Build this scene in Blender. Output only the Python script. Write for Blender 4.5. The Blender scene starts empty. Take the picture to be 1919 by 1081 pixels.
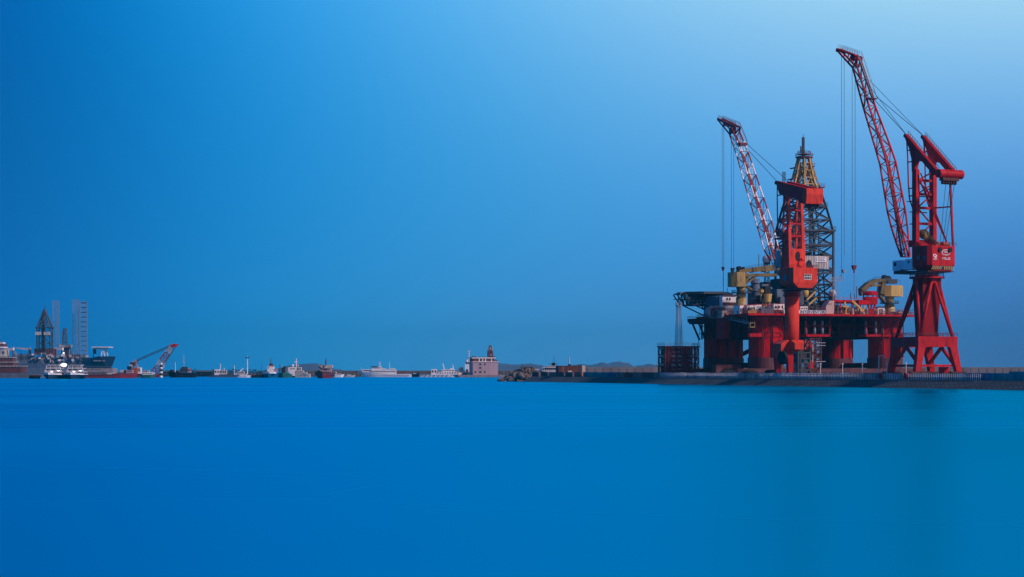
import bpy, math, random
from mathutils import Vector, Matrix
R = math.radians
random.seed(7)
C = bpy.context.scene
COL = C.collection
# ------------------------------------------------------------------ camera
FPX, CX, CY, H = 3750.0, 959.5, 694.0, 6.5
cam = bpy.data.cameras.new('camera'); co = bpy.data.objects.new('camera', cam); COL.objects.link(co)
cam.sensor_width = 36; cam.lens = 36*FPX/1919; cam.shift_y = (CY-540.5)/1919
cam.clip_start = 1; cam.clip_end = 60000
co.location = (0, 0, H); co.rotation_euler = (R(90), 0, 0)
C.camera = co
C.view_settings.view_transform = 'Standard'; C.view_settings.look = 'None'
C.view_settings.exposure = 0; C.view_settings.gamma = 1
C.cycles.use_denoising = True
C.cycles.volume_bounces = 0
C.cycles.max_bounces = 6
C.render.filter_size = 1.2

def lin(r, g, b):
    return tuple((c/255/12.92 if c/255 <= .04045 else ((c/255+.055)/1.055)**2.4) for c in (r, g, b)) + (1,)
# ------------------------------------------------------------------ sky
SUN_AZ, SUN_EL = 121, 36          # degrees clockwise from +Y (the view), low dusk sun behind the camera to the right
w = bpy.data.worlds.new('World'); C.world = w; w.use_nodes = True
nt = w.node_tree; nt.nodes.clear()
def N(t, **k):
    n = nt.nodes.new(t)
    for a, v in k.items(): setattr(n, a, v)
    return n
def L(a, b): nt.links.new(a, b)
tc = N('ShaderNodeTexCoord'); sx = N('ShaderNodeSeparateXYZ'); L(tc.outputs['Generated'], sx.inputs[0])
def mr(src, a, b, smooth=False):
    m = N('ShaderNodeMapRange'); m.clamp = True
    m.inputs[1].default_value = a; m.inputs[2].default_value = b
    if smooth: m.interpolation_type = 'SMOOTHSTEP'
    L(src, m.inputs[0]); return m.outputs[0]
u = mr(sx.outputs[0], -.25, .25)
def ramp(stops):
    r = N('ShaderNodeValToRGB'); e = r.color_ramp.elements
    r.color_ramp.interpolation = 'EASE' if 0 else 'B_SPLINE'
    while len(e) < len(stops): e.new(.5)
    for i, (p, c) in enumerate(stops): e[i].position = p; e[i].color = lin(*c)
    L(u, r.inputs[0]); return r.outputs[0]
SKY_LOW = [(0, (0.0, 91.8, 185.4)), (0.25, (34.6, 153.2, 222.7)), (0.5, (78.2, 153.6, 219.0)), (0.75, (85.0, 150.6, 213.4)), (1, (76.9, 99.1, 159.2))]
SKY_MID = [(0, (0.0, 90.3, 149.0)), (0.25, (0.0, 124.7, 204.7)), (0.5, (0.0, 152.8, 220.4)), (0.75, (0.0, 149.7, 236.7)), (1, (0.0, 152.1, 245.8))]
SKY_TOP = [(0, (0.0, 78.3, 164.0)), (0.25, (0.0, 160.3, 241.9)), (0.5, (109.4, 193.3, 249.9)), (0.75, (170.5, 221.6, 248.2)), (1, (183.1, 231.7, 248.0))]
lo, mi, hi = ramp(SKY_LOW), ramp(SKY_MID), ramp(SKY_TOP)
def mix(f, a, b):
    m = N('ShaderNodeMix', data_type='RGBA'); 
    if hasattr(f, 'links'): L(f, m.inputs[0])
    else: m.inputs[0].default_value = f
    for s, i in ((a, 6), (b, 7)):
        if hasattr(s, 'links'): L(s, m.inputs[i])
        else: m.inputs[i].default_value = s
    return m.outputs[2]
tz_ = mr(sx.outputs[2], .01, .20); front = mix(tz_, mix(tz_, lo, mi), mix(tz_, mi, hi))
over = mix(mr(sx.outputs[0], -.15, .28, True), lin(0, 134, 214), lin(2, 26, 58))
front = mix(mr(sx.outputs[2], .19, .30, True), front, over)          # unseen sky above the frame, darkened to the right to dim the water's reflection
back = mix(mr(sx.outputs[2], .05, .5, True), lin(88, 84, 112), lin(34, 62, 108))       # dim dusk sky behind the camera
vd = N('ShaderNodeVectorMath', operation='DOT_PRODUCT'); L(tc.outputs['Generated'], vd.inputs[0]); vd.inputs[1].default_value = (math.sin(R(SUN_AZ)), math.cos(R(SUN_AZ)), .25)
glow = mix(mr(sx.outputs[2], .05, .6, True), lin(225, 165, 160), lin(90, 90, 120))   # pink afterglow round the sun
back = mix(mr(vd.outputs['Value'], .55, 1.0, True), back, glow)
grad = mix(mr(sx.outputs[1], .5, -.25, True), front, back)
sky = N('ShaderNodeTexSky', sky_type='NISHITA'); sky.sun_disc = False
sky.sun_elevation = R(SUN_EL); sky.sun_rotation = R(SUN_AZ)
nb = N('ShaderNodeMix', data_type='RGBA', blend_type='ADD'); nb.inputs[0].default_value = .0005
L(grad, nb.inputs[6]); L(sky.outputs[0], nb.inputs[7])
bg = N('ShaderNodeBackground'); L(nb.outputs[2], bg.inputs[0]); bg.inputs[1].default_value = 1.0
wo = N('ShaderNodeOutputWorld'); L(bg.outputs[0], wo.inputs[0])
# ------------------------------------------------------------------ sun
sl = bpy.data.lights.new('sun', 'SUN'); sl.energy = 3.4; sl.angle = R(6); sl.color = (1, .76, .72)
so = bpy.data.objects.new('sun', sl); COL.objects.link(so)
az, el = R(SUN_AZ), R(SUN_EL)
so.rotation_euler = Vector((math.sin(az)*math.cos(el), math.cos(az)*math.cos(el), math.sin(el))).to_track_quat('Z', 'Y').to_euler()
so.location = (300, -300, 200)

# ================================================================== helpers
class MB:
    def __init__(s, xf=None): s.v = []; s.f = []; s.xf = xf
    def add(s, vs, fs):
        n = len(s.v); s.v += [Vector(p) for p in vs]; s.f += [tuple(i+n for i in f) for f in fs]; return s
    def box(s, x0, x1, y0, y1, z0, z1):
        return s.frus((x0, x1, y0, y1), z0, (x0, x1, y0, y1), z1)
    def frus(s, a, z0, b, z1):
        vs = [(a[0], a[2], z0), (a[1], a[2], z0), (a[1], a[3], z0), (a[0], a[3], z0),
              (b[0], b[2], z1), (b[1], b[2], z1), (b[1], b[3], z1), (b[0], b[3], z1)]
        return s.add(vs, [(3, 2, 1, 0), (4, 5, 6, 7), (0, 1, 5, 4), (1, 2, 6, 5), (2, 3, 7, 6), (3, 0, 4, 7)])
    def cyl(s, p, q, r, r2=None, n=8, rot=0.0):
        p, q = Vector(p), Vector(q); d = q-p
        if d.length < 1e-6: return s
        d.normalize(); a = d.orthogonal() if abs(d.z) < .999 else Vector((1, 0, 0))
        if abs(d.z) < .999: a = d.cross(Vector((0, 0, 1))).normalized()
        b = d.cross(a).normalized(); r2 = r if r2 is None else r2
        vs = []
        for c, rr in ((p, r), (q, r2)):
            for k in range(n):
                t = 2*math.pi*(k+.5)/n+rot; vs.append(c+a*rr*math.cos(t)+b*rr*math.sin(t))
        fs = [(k, (k+1) % n, n+(k+1) % n, n+k) for k in range(n)]
        fs += [tuple(range(n))[::-1], tuple(range(n, 2*n))]
        return s.add(vs, fs)
    def bar(s, p, q, w): return s.cyl(p, q, w*.7071, n=4)
    def path(s, pts, w, n=6):
        for a, b in zip(pts, pts[1:]): s.cyl(a, b, w/2, n=n)
        return s
    def ext(s, pts, d, axis='y', c0=0, c1=1):
        # extrude a polygon: axis y -> pts are (x,z); axis x -> (y,z); axis z -> (x,y)
        n = len(pts); vs = []
        for c in (c0, c1):
            for (i, j) in pts:
                vs.append((i, c, j) if axis == 'y' else (c, i, j) if axis == 'x' else (i, j, c))
        fs = [(k, (k+1) % n, n+(k+1) % n, n+k) for k in range(n)] + [tuple(range(n))[::-1], tuple(range(n, 2*n))]
        return s.add(vs, fs)
    def ball(s, c, r, n=12, zs=1.0, half=False):
        vs = []; m = n//2; c = Vector(c)
        for i in range(m+1):
            ph = math.pi*i/m*(.5 if half else 1)
            for k in range(n):
                t = 2*math.pi*k/n
                vs.append(c+Vector((r*math.sin(ph)*math.cos(t), r*math.sin(ph)*math.sin(t), r*zs*math.cos(ph))))
        fs = [(i*n+k, i*n+(k+1) % n, (i+1)*n+(k+1) % n, (i+1)*n+k) for i in range(m) for k in range(n)]
        return s.add(vs, fs)
    def rings(s, rings, w, diag='x', ringw=None, closed=True, chord=True):
        ringw = ringw or w*.6; k = len(rings[0])
        for i, r in enumerate(rings):
            for j in range(k if closed else k-1): s.bar(r[j], r[(j+1) % k], ringw)
            if i+1 < len(rings):
                q = rings[i+1]
                for j in range(k):
                    if chord: s.bar(r[j], q[j], w)
                    if closed or j < k-1:
                        a, b, c, d = r[j], r[(j+1) % k], q[(j+1) % k], q[j]
                        if diag == 'x': s.bar(a, c, ringw); s.bar(b, d, ringw)
                        elif diag == 'z': s.bar(*((a, c) if (i+j) % 2 else (b, d)), ringw)
        return s
    def rail(s, pts, h=1.2, step=2.2, w=.13):
        for a, b in zip(pts, pts[1:]):
            a, b = Vector(a), Vector(b); n = max(1, int((b-a).length/step)); up = Vector((0, 0, h))
            s.bar(a+up, b+up, w); s.bar(a+up*.55, b+up*.55, w*.8)
            for i in range(n+1):
                p = a.lerp(b, i/n); s.bar(p, p+up, w)
        return s
    def pieces(s):
        # groups of this builder's loose shapes that stand well apart from each other, so that each becomes a part of its own
        n = len(s.v); up = list(range(n))
        def root(i):
            while up[i] != i: up[i] = up[up[i]]; i = up[i]
            return i
        for f in s.f:
            a = root(f[0])
            for i in f[1:]: up[root(i)] = a
        isl = {}
        for i in range(n): isl.setdefault(root(i), []).append(i)
        keys = list(isl); k = len(keys)
        if k < 2 or k > 700: return None
        vs = [s.xf @ v for v in s.v] if s.xf else s.v
        bb = []
        for q in keys:
            p = [vs[i] for i in isl[q]]
            lo = [min(v[c] for v in p) for c in range(3)]; hi = [max(v[c] for v in p) for c in range(3)]
            bb.append((lo, hi, max(h-l for h, l in zip(hi, lo))))
        g = list(range(k))
        def gr(i):
            while g[i] != i: g[i] = g[g[i]]; i = g[i]
            return i
        for i in range(k):
            for j in range(i+1, k):
                if gr(i) == gr(j): continue
                a, b = bb[i], bb[j]
                d2 = sum(max(0, a[0][c]-b[1][c], b[0][c]-a[1][c])**2 for c in range(3))
                if d2 <= max(.02, .48*max(a[2], b[2]))**2: g[gr(i)] = gr(j)
        own = {}
        for i, q in enumerate(keys):
            for v in isl[q]: own[v] = gr(i)
        grp = {}
        for f in s.f: grp.setdefault(own[f[0]], []).append(f)
        return list(grp.values()) if 1 < len(grp) <= 100 else None
    def build(s, name, mat, parent=None, smooth=False):
        parts = s.pieces() if parent else None
        if parts:
            out = None
            for fs in parts:
                b = MB(s.xf); ids = {}
                for f in fs:
                    for i in f:
                        if i not in ids: ids[i] = len(b.v); b.v.append(s.v[i])
                b.f = [tuple(ids[i] for i in f) for f in fs]
                o = b.build1(name, mat, parent, smooth); out = out or o
            return out
        return s.build1(name, mat, parent, smooth)
    def build1(s, name, mat, parent=None, smooth=False):
        me = bpy.data.meshes.new(name)
        vs = [s.xf @ v for v in s.v] if s.xf else s.v
        me.from_pydata([tuple(v) for v in vs], [], s.f); me.update()
        if smooth: me.polygons.foreach_set('use_smooth', [True]*len(me.polygons))
        me.materials.append(M[mat] if isinstance(mat, str) else mat)
        o = bpy.data.objects.new(name, me); COL.objects.link(o)
        if parent: o.parent = parent
        return o

class Fr:
    '''a thing's own frame: origin on the ray through photo column px0 at distance D, turned by deg'''
    def __init__(s, px0, D, deg=0, z0=0.0):
        s.X, s.Y, s.z0 = (px0-CX)*D/FPX, D, z0; s.deg = deg; s.c, s.s = math.cos(R(deg)), math.sin(R(deg)); s.m = D/FPX
    def p(s, px, py, b=0.0):
        t = (px-CX)/FPX; a = (t*(s.Y+b*s.c)-s.X+b*s.s)/(s.c-t*s.s)
        return Vector((a, b, H-(py-CY)*(s.Y+a*s.s+b*s.c)/FPX-s.z0))
    def q(s, px, py, a=0.0):
        t = (px-CX)/FPX; b = (s.X+a*s.c-t*(s.Y+a*s.s))/(s.s+t*s.c)
        return Vector((a, b, H-(py-CY)*(s.Y+a*s.s+b*s.c)/FPX-s.z0))
    def x(s, px, b=0.0): return s.p(px, CY, b).x
    def z(s, py, b=0.0): return H-(py-CY)*(s.Y+b*s.c)/FPX-s.z0
    def box(s, mb, x0, y0, x1, y1, b0, b1):
        p, q = s.p(x0, y1, b0), s.p(x1, y0, b0)
        return mb.box(p.x, q.x, b0, b1, p.z, q.z)
    def world(s, v):
        return Vector((s.X+v.x*s.c-v.y*s.s, s.Y+v.x*s.s+v.y*s.c, s.z0+v.z))
    def place(s, o): o.location = (s.X, s.Y, s.z0); o.rotation_euler = (0, 0, R(s.deg)); return o

def tag(o, label, cat, group=None, kind=None):
    o['label'] = label; o['category'] = cat
    if group: o['group'] = group
    if kind: o['kind'] = kind
    return o
def thing(name, label, cat, fr, group=None):
    o = bpy.data.objects.new(name, None); COL.objects.link(o); o.empty_display_size = 2
    fr.place(o); return tag(o, label, cat, group)
def solo(mb, name, mat, fr, label, cat, group=None, smooth=False):
    o = mb.build(name, mat, None, smooth); fr.place(o); return tag(o, label, cat, group)
def struct(mb, name, mat, fr=None, label=None, smooth=False, kind='structure'):
    o = mb.build(name, mat, None, smooth); o['kind'] = kind
    if label: o['label'] = label
    o['category'] = name.replace('_', ' ')
    if fr: fr.place(o)
    return o
def text(body, size, name, mat, parent, loc, rot, sx=1.0):
    cu = bpy.data.curves.new(name, 'FONT'); cu.body = body; cu.size = size; cu.align_x = 'CENTER'; cu.align_y = 'CENTER'
    cu.extrude = .02; cu.offset = size*.02
    t = bpy.data.objects.new('t', cu); COL.objects.link(t)
    dg = bpy.context.evaluated_depsgraph_get(); dg.update()
    me = bpy.data.meshes.new_from_object(t.evaluated_get(dg)); bpy.data.objects.remove(t)
    me.materials.clear(); me.materials.append(M[mat])
    o = bpy.data.objects.new(name, me); COL.objects.link(o); o.parent = parent
    o.location = loc; o.rotation_euler = rot; o.scale = (sx, 1, 1); return o

# ------------------------------------------------------------------ materials
M = {}
def mat(name, col, rough=.55, metal=0.0, var=.25, scale=.35, rust=0.0, rcol=(.10, .035, .02), emit=None, streak=True, spec=.4):
    m = bpy.data.materials.new(name); m.use_nodes = True; t = m.node_tree; b = t.nodes['Principled BSDF']
    b.inputs['Roughness'].default_value = rough; b.inputs['Metallic'].default_value = metal
    b.inputs['Specular IOR Level'].default_value = spec
    if emit:
        b.inputs['Emission Color'].default_value = (*col, 1); b.inputs['Emission Strength'].default_value = emit
        b.inputs['Base Color'].default_value = (*col, 1); M[name] = m; return m
    tcn = t.nodes.new('ShaderNodeTexCoord'); mp = t.nodes.new('ShaderNodeMapping')
    mp.inputs['Scale'].default_value = (1, 1, .25 if streak else 1)
    t.links.new(tcn.outputs['Object'], mp.inputs[0])
    no = t.nodes.new('ShaderNodeTexNoise'); no.inputs['Scale'].default_value = scale; no.inputs['Detail'].default_value = 6
    t.links.new(mp.outputs[0], no.inputs['Vector'])
    rp = t.nodes.new('ShaderNodeMapRange'); rp.inputs[1].default_value = .3; rp.inputs[2].default_value = .7
    rp.inputs[3].default_value = 1-var; rp.inputs[4].default_value = 1+var*.6
    t.links.new(no.outputs[0], rp.inputs[0])
    mx = t.nodes.new('ShaderNodeVectorMath'); mx.operation = 'SCALE'; mx.inputs[0].default_value = col
    t.links.new(rp.outputs[0], mx.inputs['Scale'])
    out = mx.outputs[0]
    if rust:
        n2 = t.nodes.new('ShaderNodeTexNoise'); n2.inputs['Scale'].default_value = scale*2.7; n2.inputs['Detail'].default_value = 8
        t.links.new(mp.outputs[0], n2.inputs['Vector'])
        r2 = t.nodes.new('ShaderNodeMapRange'); r2.inputs[1].default_value = .62-.2*rust; r2.inputs[2].default_value = .78-.1*rust
        t.links.new(n2.outputs[0], r2.inputs[0])
        mm = t.nodes.new('ShaderNodeMix'); mm.data_type = 'RGBA'; mm.inputs[7].default_value = (*rcol, 1)
        t.links.new(r2.outputs[0], mm.inputs[0]); t.links.new(out, mm.inputs[6]); out = mm.outputs[2]
    t.links.new(out, b.inputs['Base Color'])
    M[name] = m; return m
mat('red_orange', (.74, .055, .03), .65, spec=.15, var=.22, rust=.6, rcol=(.42, .025, .014))
mat('red_crimson', (.52, .006, .016), .6, spec=.2, var=.3, rust=.55, rcol=(.17, .006, .010))
mat('rig_red', (.54, .003, .010), .65, spec=.12, var=.35, rust=.7, rcol=(.17, .006, .010))
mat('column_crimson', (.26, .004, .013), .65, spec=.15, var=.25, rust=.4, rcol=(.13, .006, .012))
mat('rig_recess_shade', (.045, .004, .007), .7, spec=.1, var=.35, rust=.6, rcol=(.02, .006, .008))  # rig red darkened, shade of the under-deck recess put into the colour
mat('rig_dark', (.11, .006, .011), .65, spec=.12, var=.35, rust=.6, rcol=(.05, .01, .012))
mat('antifoul', (.13, .04, .05), .75, var=.3, rust=.5, rcol=(.06, .025, .03))
mat('boom_red', (.20, .012, .03), .55, var=.2)
mat('white', (.82, .82, .86), .6, spec=.2, var=.15, rust=.3, rcol=(.40, .36, .34))
mat('offwhite', (.52, .50, .50), .55, var=.2, rust=.5, rcol=(.25, .2, .18))
mat('yellow', (.60, .41, .12), .5, var=.2, rust=.4, rcol=(.28, .15, .04))
mat('olive', (.18, .13, .04), .6, var=.3, rust=.6, rcol=(.07, .045, .02))
mat('ochre', (.36, .26, .09), .55, var=.25, rust=.5, rcol=(.14, .07, .02))
mat('steel', (.06, .075, .095), .5, .3, var=.3, rust=.3, rcol=(.03, .03, .035))
mat('steel_light', (.30, .33, .38), .5, .2, var=.25)
mat('black', (.012, .012, .014), .8, var=.3)
mat('cable', (.03, .04, .055), .6, var=.1)
mat('glass', (.012, .018, .03), .35, spec=.2, var=.2)
mat('cab_blue', (.50, .72, .88), .45, var=.2)
mat('greyblue', (.11, .16, .24), .7, spec=.15, var=.3, rust=.4, rcol=(.08, .08, .09))
mat('navy', (.002, .030, .075), .7, spec=.1, var=.2)
mat('hull_blue', (.004, .12, .25), .45, var=.2)
mat('teal', (.03, .36, .46), .55, var=.35, scale=.5, rust=.5, rcol=(.02, .07, .10))
mat('blue_paint', (.03, .20, .44), .55, var=.35, scale=.5, rust=.5, rcol=(.02, .05, .09))
mat('orange_pink', (.42, .17, .13), .6, var=.3, rust=.5, rcol=(.2, .1, .09))
mat('red_box', (.30, .03, .04), .6, var=.3, rust=.5)
mat('maroon', (.10, .025, .022), .7, var=.3, rust=.4, rcol=(.05, .015, .015))
mat('palewall', (.30, .27, .29), .75, var=.35, scale=.6, rust=.6, rcol=(.13, .12, .14))
mat('dimwall', (.12, .12, .15), .8, var=.4, scale=.6, rust=.5, rcol=(.05, .05, .07))
mat('picket', (.78, .80, .86), .7, var=.5, scale=.08, streak=False, rust=.3, rcol=(.16, .26, .32))
mat('concrete', (.11, .11, .115), .9, var=.35, scale=.2, rust=.5, rcol=(.09, .085, .08))
mat('seawall', (.20, .17, .17), .9, var=.25, scale=.08, rust=.3, rcol=(.16, .13, .13))
mat('rock', (.17, .14, .13), .95, var=.6, scale=.5, streak=False, rust=.5, rcol=(.06, .055, .055))
mat('pinkwall', (.36, .27, .35), .8, var=.15, scale=.15)
mat('brick', (.17, .035, .04), .8, var=.3)
mat('brick_dim', (.11, .035, .045), .8, var=.35)
mat('roof', (.07, .07, .085), .7, var=.2)
mat('orange', (.42, .10, .03), .5, var=.2)
mat('green', (.02, .12, .10), .6, var=.3)
mat('hull_red', (.26, .02, .03), .6, var=.3, rust=.4)
mat('deep_blue', (.02, .05, .10), .7, spec=.1, var=.3)
mat('tan', (.52, .37, .16), .6, spec=.2, var=.25, rust=.4, rcol=(.16, .09, .03))
mat('dark_hull', (.012, .016, .024), .7, spec=.1, var=.3)
mat('leaf', (.035, .055, .035), .8, var=.6, scale=.3, streak=False)
mat('hill', (.10, .07, .10), .95, var=.3, scale=.004, streak=False)
mat('land', (.10, .10, .10), .95, var=.3, scale=.02, streak=False)
mat('sunset_tinted_panel', (.55, .36, .33), .65, var=.15)  # white panel with the pink of the sunset light put into its colour
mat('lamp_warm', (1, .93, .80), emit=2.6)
mat('lamp_white', (1, .95, .98), emit=2.2)
mat('hazard', (.65, .42, .12), .6, var=.1)
mat('lettering', (.75, .70, .74), .6, var=.05)
mat('letter_dark', (.02, .035, .09), .6, var=.05)
# corrugated cladding
def corrugate(name, base, per=1.1):
    m = M[base].copy(); m.name = name; t = m.node_tree; M[name] = m
    tcn = t.nodes.new('ShaderNodeTexCoord'); wv = t.nodes.new('ShaderNodeTexWave'); wv.inputs['Scale'].default_value = per
    t.links.new(tcn.outputs['Object'], wv.inputs['Vector']); bp = t.nodes.new('ShaderNodeBump'); bp.inputs['Distance'].default_value = .25
    t.links.new(wv.outputs['Fac'], bp.inputs['Height']); t.links.new(bp.outputs[0], t.nodes['Principled BSDF'].inputs['Normal'])
corrugate('cladding', 'offwhite', .35)

# water: long exposure, so a smooth soft sheen with long faint wind bands
def water_mat():
    m = bpy.data.materials.new('water'); m.use_nodes = True; t = m.node_tree; t.nodes.clear(); n = t.nodes.new; l = t.links.new
    tcn = n('ShaderNodeTexCoord'); mp = n('ShaderNodeMapping'); mp.inputs['Scale'].default_value = (.0022, .009, 1); mp.inputs['Rotation'].default_value = (0, 0, R(4))
    l(tcn.outputs['Object'], mp.inputs[0])
    no = n('ShaderNodeTexNoise'); no.inputs['Scale'].default_value = 1; no.inputs['Detail'].default_value = 0; l(mp.outputs[0], no.inputs['Vector'])
    ro = n('ShaderNodeMapRange'); ro.inputs[1].default_value = .3; ro.inputs[2].default_value = .7; ro.inputs[3].default_value = .23; ro.inputs[4].default_value = .34
    l(no.outputs[0], ro.inputs[0])
    fr = n('ShaderNodeFresnel'); fr.inputs[0].default_value = 1.33
    df = n('ShaderNodeBsdfDiffuse'); df.inputs[0].default_value = (.0, .19, .47, 1)
    gl = n('ShaderNodeBsdfGlossy'); gl.inputs[0].default_value = (.0, .65, .90, 1); l(ro.outputs[0], gl.inputs['Roughness'])
    fm = n('ShaderNodeMath'); fm.operation = 'MULTIPLY'; fm.inputs[1].default_value = .85; l(fr.outputs[0], fm.inputs[0])
    mx = n('ShaderNodeMixShader'); l(fm.outputs[0], mx.inputs[0]); l(df.outputs[0], mx.inputs[1]); l(gl.outputs[0], mx.inputs[2])
    o = n('ShaderNodeOutputMaterial'); l(mx.outputs[0], o.inputs[0]); M['water'] = m
water_mat()
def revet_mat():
    mat('dimmed_stone', (.030, .046, .062), .85, var=.45, scale=.15, rust=.4, rcol=(.03, .04, .05)); m = M['dimmed_stone']; m.name = 'revetment'; t = m.node_tree; n = t.nodes.new; l = t.links.new; M['revetment'] = m  # stone colour dimmed and blued to offset the sun falling on the slope
    b = t.nodes['Principled BSDF']; old = b.inputs['Base Color'].links[0].from_socket
    tcn = n('ShaderNodeTexCoord'); mp = n('ShaderNodeMapping'); mp.inputs['Rotation'].default_value = (0, 0, R(52)); l(tcn.outputs['Object'], mp.inputs[0])
    br = n('ShaderNodeTexBrick'); br.inputs['Scale'].default_value = .32; br.inputs['Mortar Size'].default_value = .055; br.offset = .5
    br.inputs['Brick Width'].default_value = 1.6; br.inputs['Row Height'].default_value = .55
    br.inputs['Color1'].default_value = (.32, .32, .34, 1); br.inputs['Color2'].default_value = (.55, .55, .58, 1); br.inputs['Mortar'].default_value = (3.4, 3.4, 3.5, 1)
    l(mp.outputs[0], br.inputs['Vector'])
    mu = n('ShaderNodeMix'); mu.data_type = 'RGBA'; mu.blend_type = 'MULTIPLY'; mu.inputs[0].default_value = 1
    l(old, mu.inputs[6]); l(br.outputs[0], mu.inputs[7]); l(mu.outputs[2], b.inputs['Base Color'])
revet_mat()
exec_marker = 0
# ================================================================== SETTING
TH = math.degrees(math.atan2(.308, .951))           # the quay, the cranes' rails and the rig all share this bearing
mb = MB(); S = 11800
mb.add([(-S, -300, 0), (S, -300, 0), (S, S, 0), (-S, S, 0)], [(0, 1, 2, 3)])
struct(mb, 'water', 'water', label='calm blue harbour water smoothed by a long exposure')

def hills(name, D, depth, prof, label, mt='hill'):
    mb = MB(); k = len(prof); rows = 7; P = []
    xs = [p[0] for p in prof]
    def hh(px):
        for (a, ya), (b, yb) in zip(prof, prof[1:]):
            if a <= px <= b:
                t = (px-a)/(b-a); t = t*t*(3-2*t)*.4+t*.6; return ya+(yb-ya)*t
        return CY
    n = int((xs[-1]-xs[0])/4)
    for r in range(rows):
        for i in range(n+1):
            px = xs[0]+(xs[-1]-xs[0])*i/n
            y = D+depth*r/(rows-1); z = (H+(CY-hh(px))*D/FPX)*math.sin(math.pi*min(1, .06+.94*r/(rows-1)))
            j = random.Random(i*31+r).uniform(-.06, .06)
            P.append(((px-CX)*D/FPX, y, max(-2, z*(1+j) if r not in (0, rows-1) else -2)))
    fs = [(r*(n+1)+i, r*(n+1)+i+1, (r+1)*(n+1)+i+1, (r+1)*(n+1)+i) for r in range(rows-1) for i in range(n)]
    mb.add(P, fs); struct(mb, name, mt, label=label, smooth=True)
hills('hills', 10200, 1300, [(880, 700), (925, 678), (945, 681), (968, 682), (990, 680), (1010, 682), (1050, 692), (1075, 684), (1098, 681), (1118, 683), (1140, 678), (1152, 680),
      (1172, 676), (1188, 679), (1200, 686), (1215, 684), (1232, 681), (1262, 684), (1300, 688), (1420, 690), (1500, 685), (1600, 688), (1760, 690), (1960, 688), (2060, 700)], 'low blue hills far across the bay beyond the sea wall')
hills('hills', 9000, 1100, [(455, 700), (500, 690), (522, 684), (545, 681), (562, 679), (580, 682), (602, 690), (640, 697)], 'rounded hill behind the white patrol ship')

# breakwater quay: local x runs inland, local y away from the camera
Q = Fr(1919, 659, TH)
QL = 527
prof = [(0, -1.2), (0, 0), (6, 2.79), (6.6, 2.8), (44, 2.8), (44, -9), (0, -9)]
mb = MB(); mb.ext(prof, None, 'y', -400, QL)
struct(mb, 'quay', 'concrete', Q, 'flat concrete quay on the breakwater')
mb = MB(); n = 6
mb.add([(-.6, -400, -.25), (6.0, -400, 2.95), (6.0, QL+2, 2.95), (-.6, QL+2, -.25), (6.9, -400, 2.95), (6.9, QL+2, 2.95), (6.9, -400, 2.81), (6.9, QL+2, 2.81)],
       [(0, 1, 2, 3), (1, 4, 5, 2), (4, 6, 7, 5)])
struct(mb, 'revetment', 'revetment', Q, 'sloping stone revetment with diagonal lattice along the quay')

def qpos(px, a):                     # where the ray of a photo column crosses the line a metres inland of the toe
    return Q.q(px, CY, a)
# far shore ground
G = Fr(250, 2120)
mb = MB(); mb.box(G.x(-420), G.x(640), 0, 900, -3, 2.2); struct(mb, 'shore', 'land', G, 'flat harbour ground on the far shore')
G = Fr(900, 1900)
mb = MB(); mb.box(G.x(858), G.x(948), 0, 60, -3, 2.1); mb.box(G.x(862), G.x(944), -1, 0, -3, 1.3)
struct(mb, 'pier', 'palewall', G, 'low pale pier under the pink building')
G = Fr(20, 1740)
mb = MB(); mb.box(G.x(-120), G.x(61), 0, 80, -3, 3.0); mb.box(G.x(-120), G.x(61), -.6, 0, -3, 2.2)
struct(mb, 'quay', 'dimwall', G, 'grey quay wall under the brick pavilion')

# far sea walls
G = Fr(1500, 1650)
mb = MB(); z = G.z(688)
mb.ext([(0, -2), (0, z-.6), (.4, z-.6), (.4, z), (4, z), (9, -2)], None, 'x', G.x(1086), G.x(1985))
for i in range(60):
    x = G.x(1086)+(G.x(1985)-G.x(1086))*i/60; mb.box(x, x+.5, -.35, 0, -2, z-.8)
solo(mb, 'sea_wall', 'seawall', G, 'long pale concrete sea wall with flat top behind the rig', 'sea wall')
G = Fr(760, 2050)
mb = MB(); z = G.z(694.3)
mb.ext([(0, -2), (0, z), (6, z), (14, -2)], None, 'x', G.x(572), G.x(962))
for i in range(60):
    x = G.x(572)+(G.x(962)-G.x(572))*i/60; mb.box(x, x+.8, -.5, 0, -2, z-.7)
solo(mb, 'sea_wall', 'rock', G, 'low dark sea wall behind the white moored ships', 'sea wall')
# ================================================================== SEMI-SUBMERSIBLE RIG
G = Fr(1435, 960, TH)
rig = thing('drilling_rig', 'huge red semi submersible drilling rig with dark derrick moored behind the quay', 'oil rig', G)
SXX, SYY = 64.0, 52.0
def rrect(x, y, w, h, r, n=4):
    out = []
    for cx_, cy_, a0 in ((x+w/2-r, y+h/2-r, 0), (x-w/2+r, y+h/2-r, 90), (x-w/2+r, y-h/2+r, 180), (x+w/2-r, y-h/2+r, 270)):
        for k in range(n+1):
            t = R(a0+90*k/n); out.append((cx_+r*math.cos(t), cy_+r*math.sin(t)))
    return out
for (x, y) in ((0, 0), (SXX, 0), (0, SYY), (SXX, SYY)):
    wd_ = 19.5 if (x == 0 and y) else 16
    c = MB().ext(rrect(x+(wd_-16)*.3, y, wd_, 16.5, 7.6, 7), None, 'z', 12.6, 32.2).build('column', 'rig_red', rig)
    k = MB().ext(rrect(x+(wd_-16)*.3, y, wd_+.8, 17.3, 8, 7), None, 'z', 5, 12.6); k.build('column_base', 'antifoul', c)
    b = MB(); b.ext(rrect(x+(wd_-16)*.3, y, wd_+1, 17.5, 8.2, 7), None, 'z', 22.6, 24.2)
    for dx in (-5, 0, 5): b.box(x+dx-.25, x+dx+.25, y-8.9, y-8.2, 12.7, 21.6)
    b.build('stiffener', 'rig_red', c)
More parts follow.
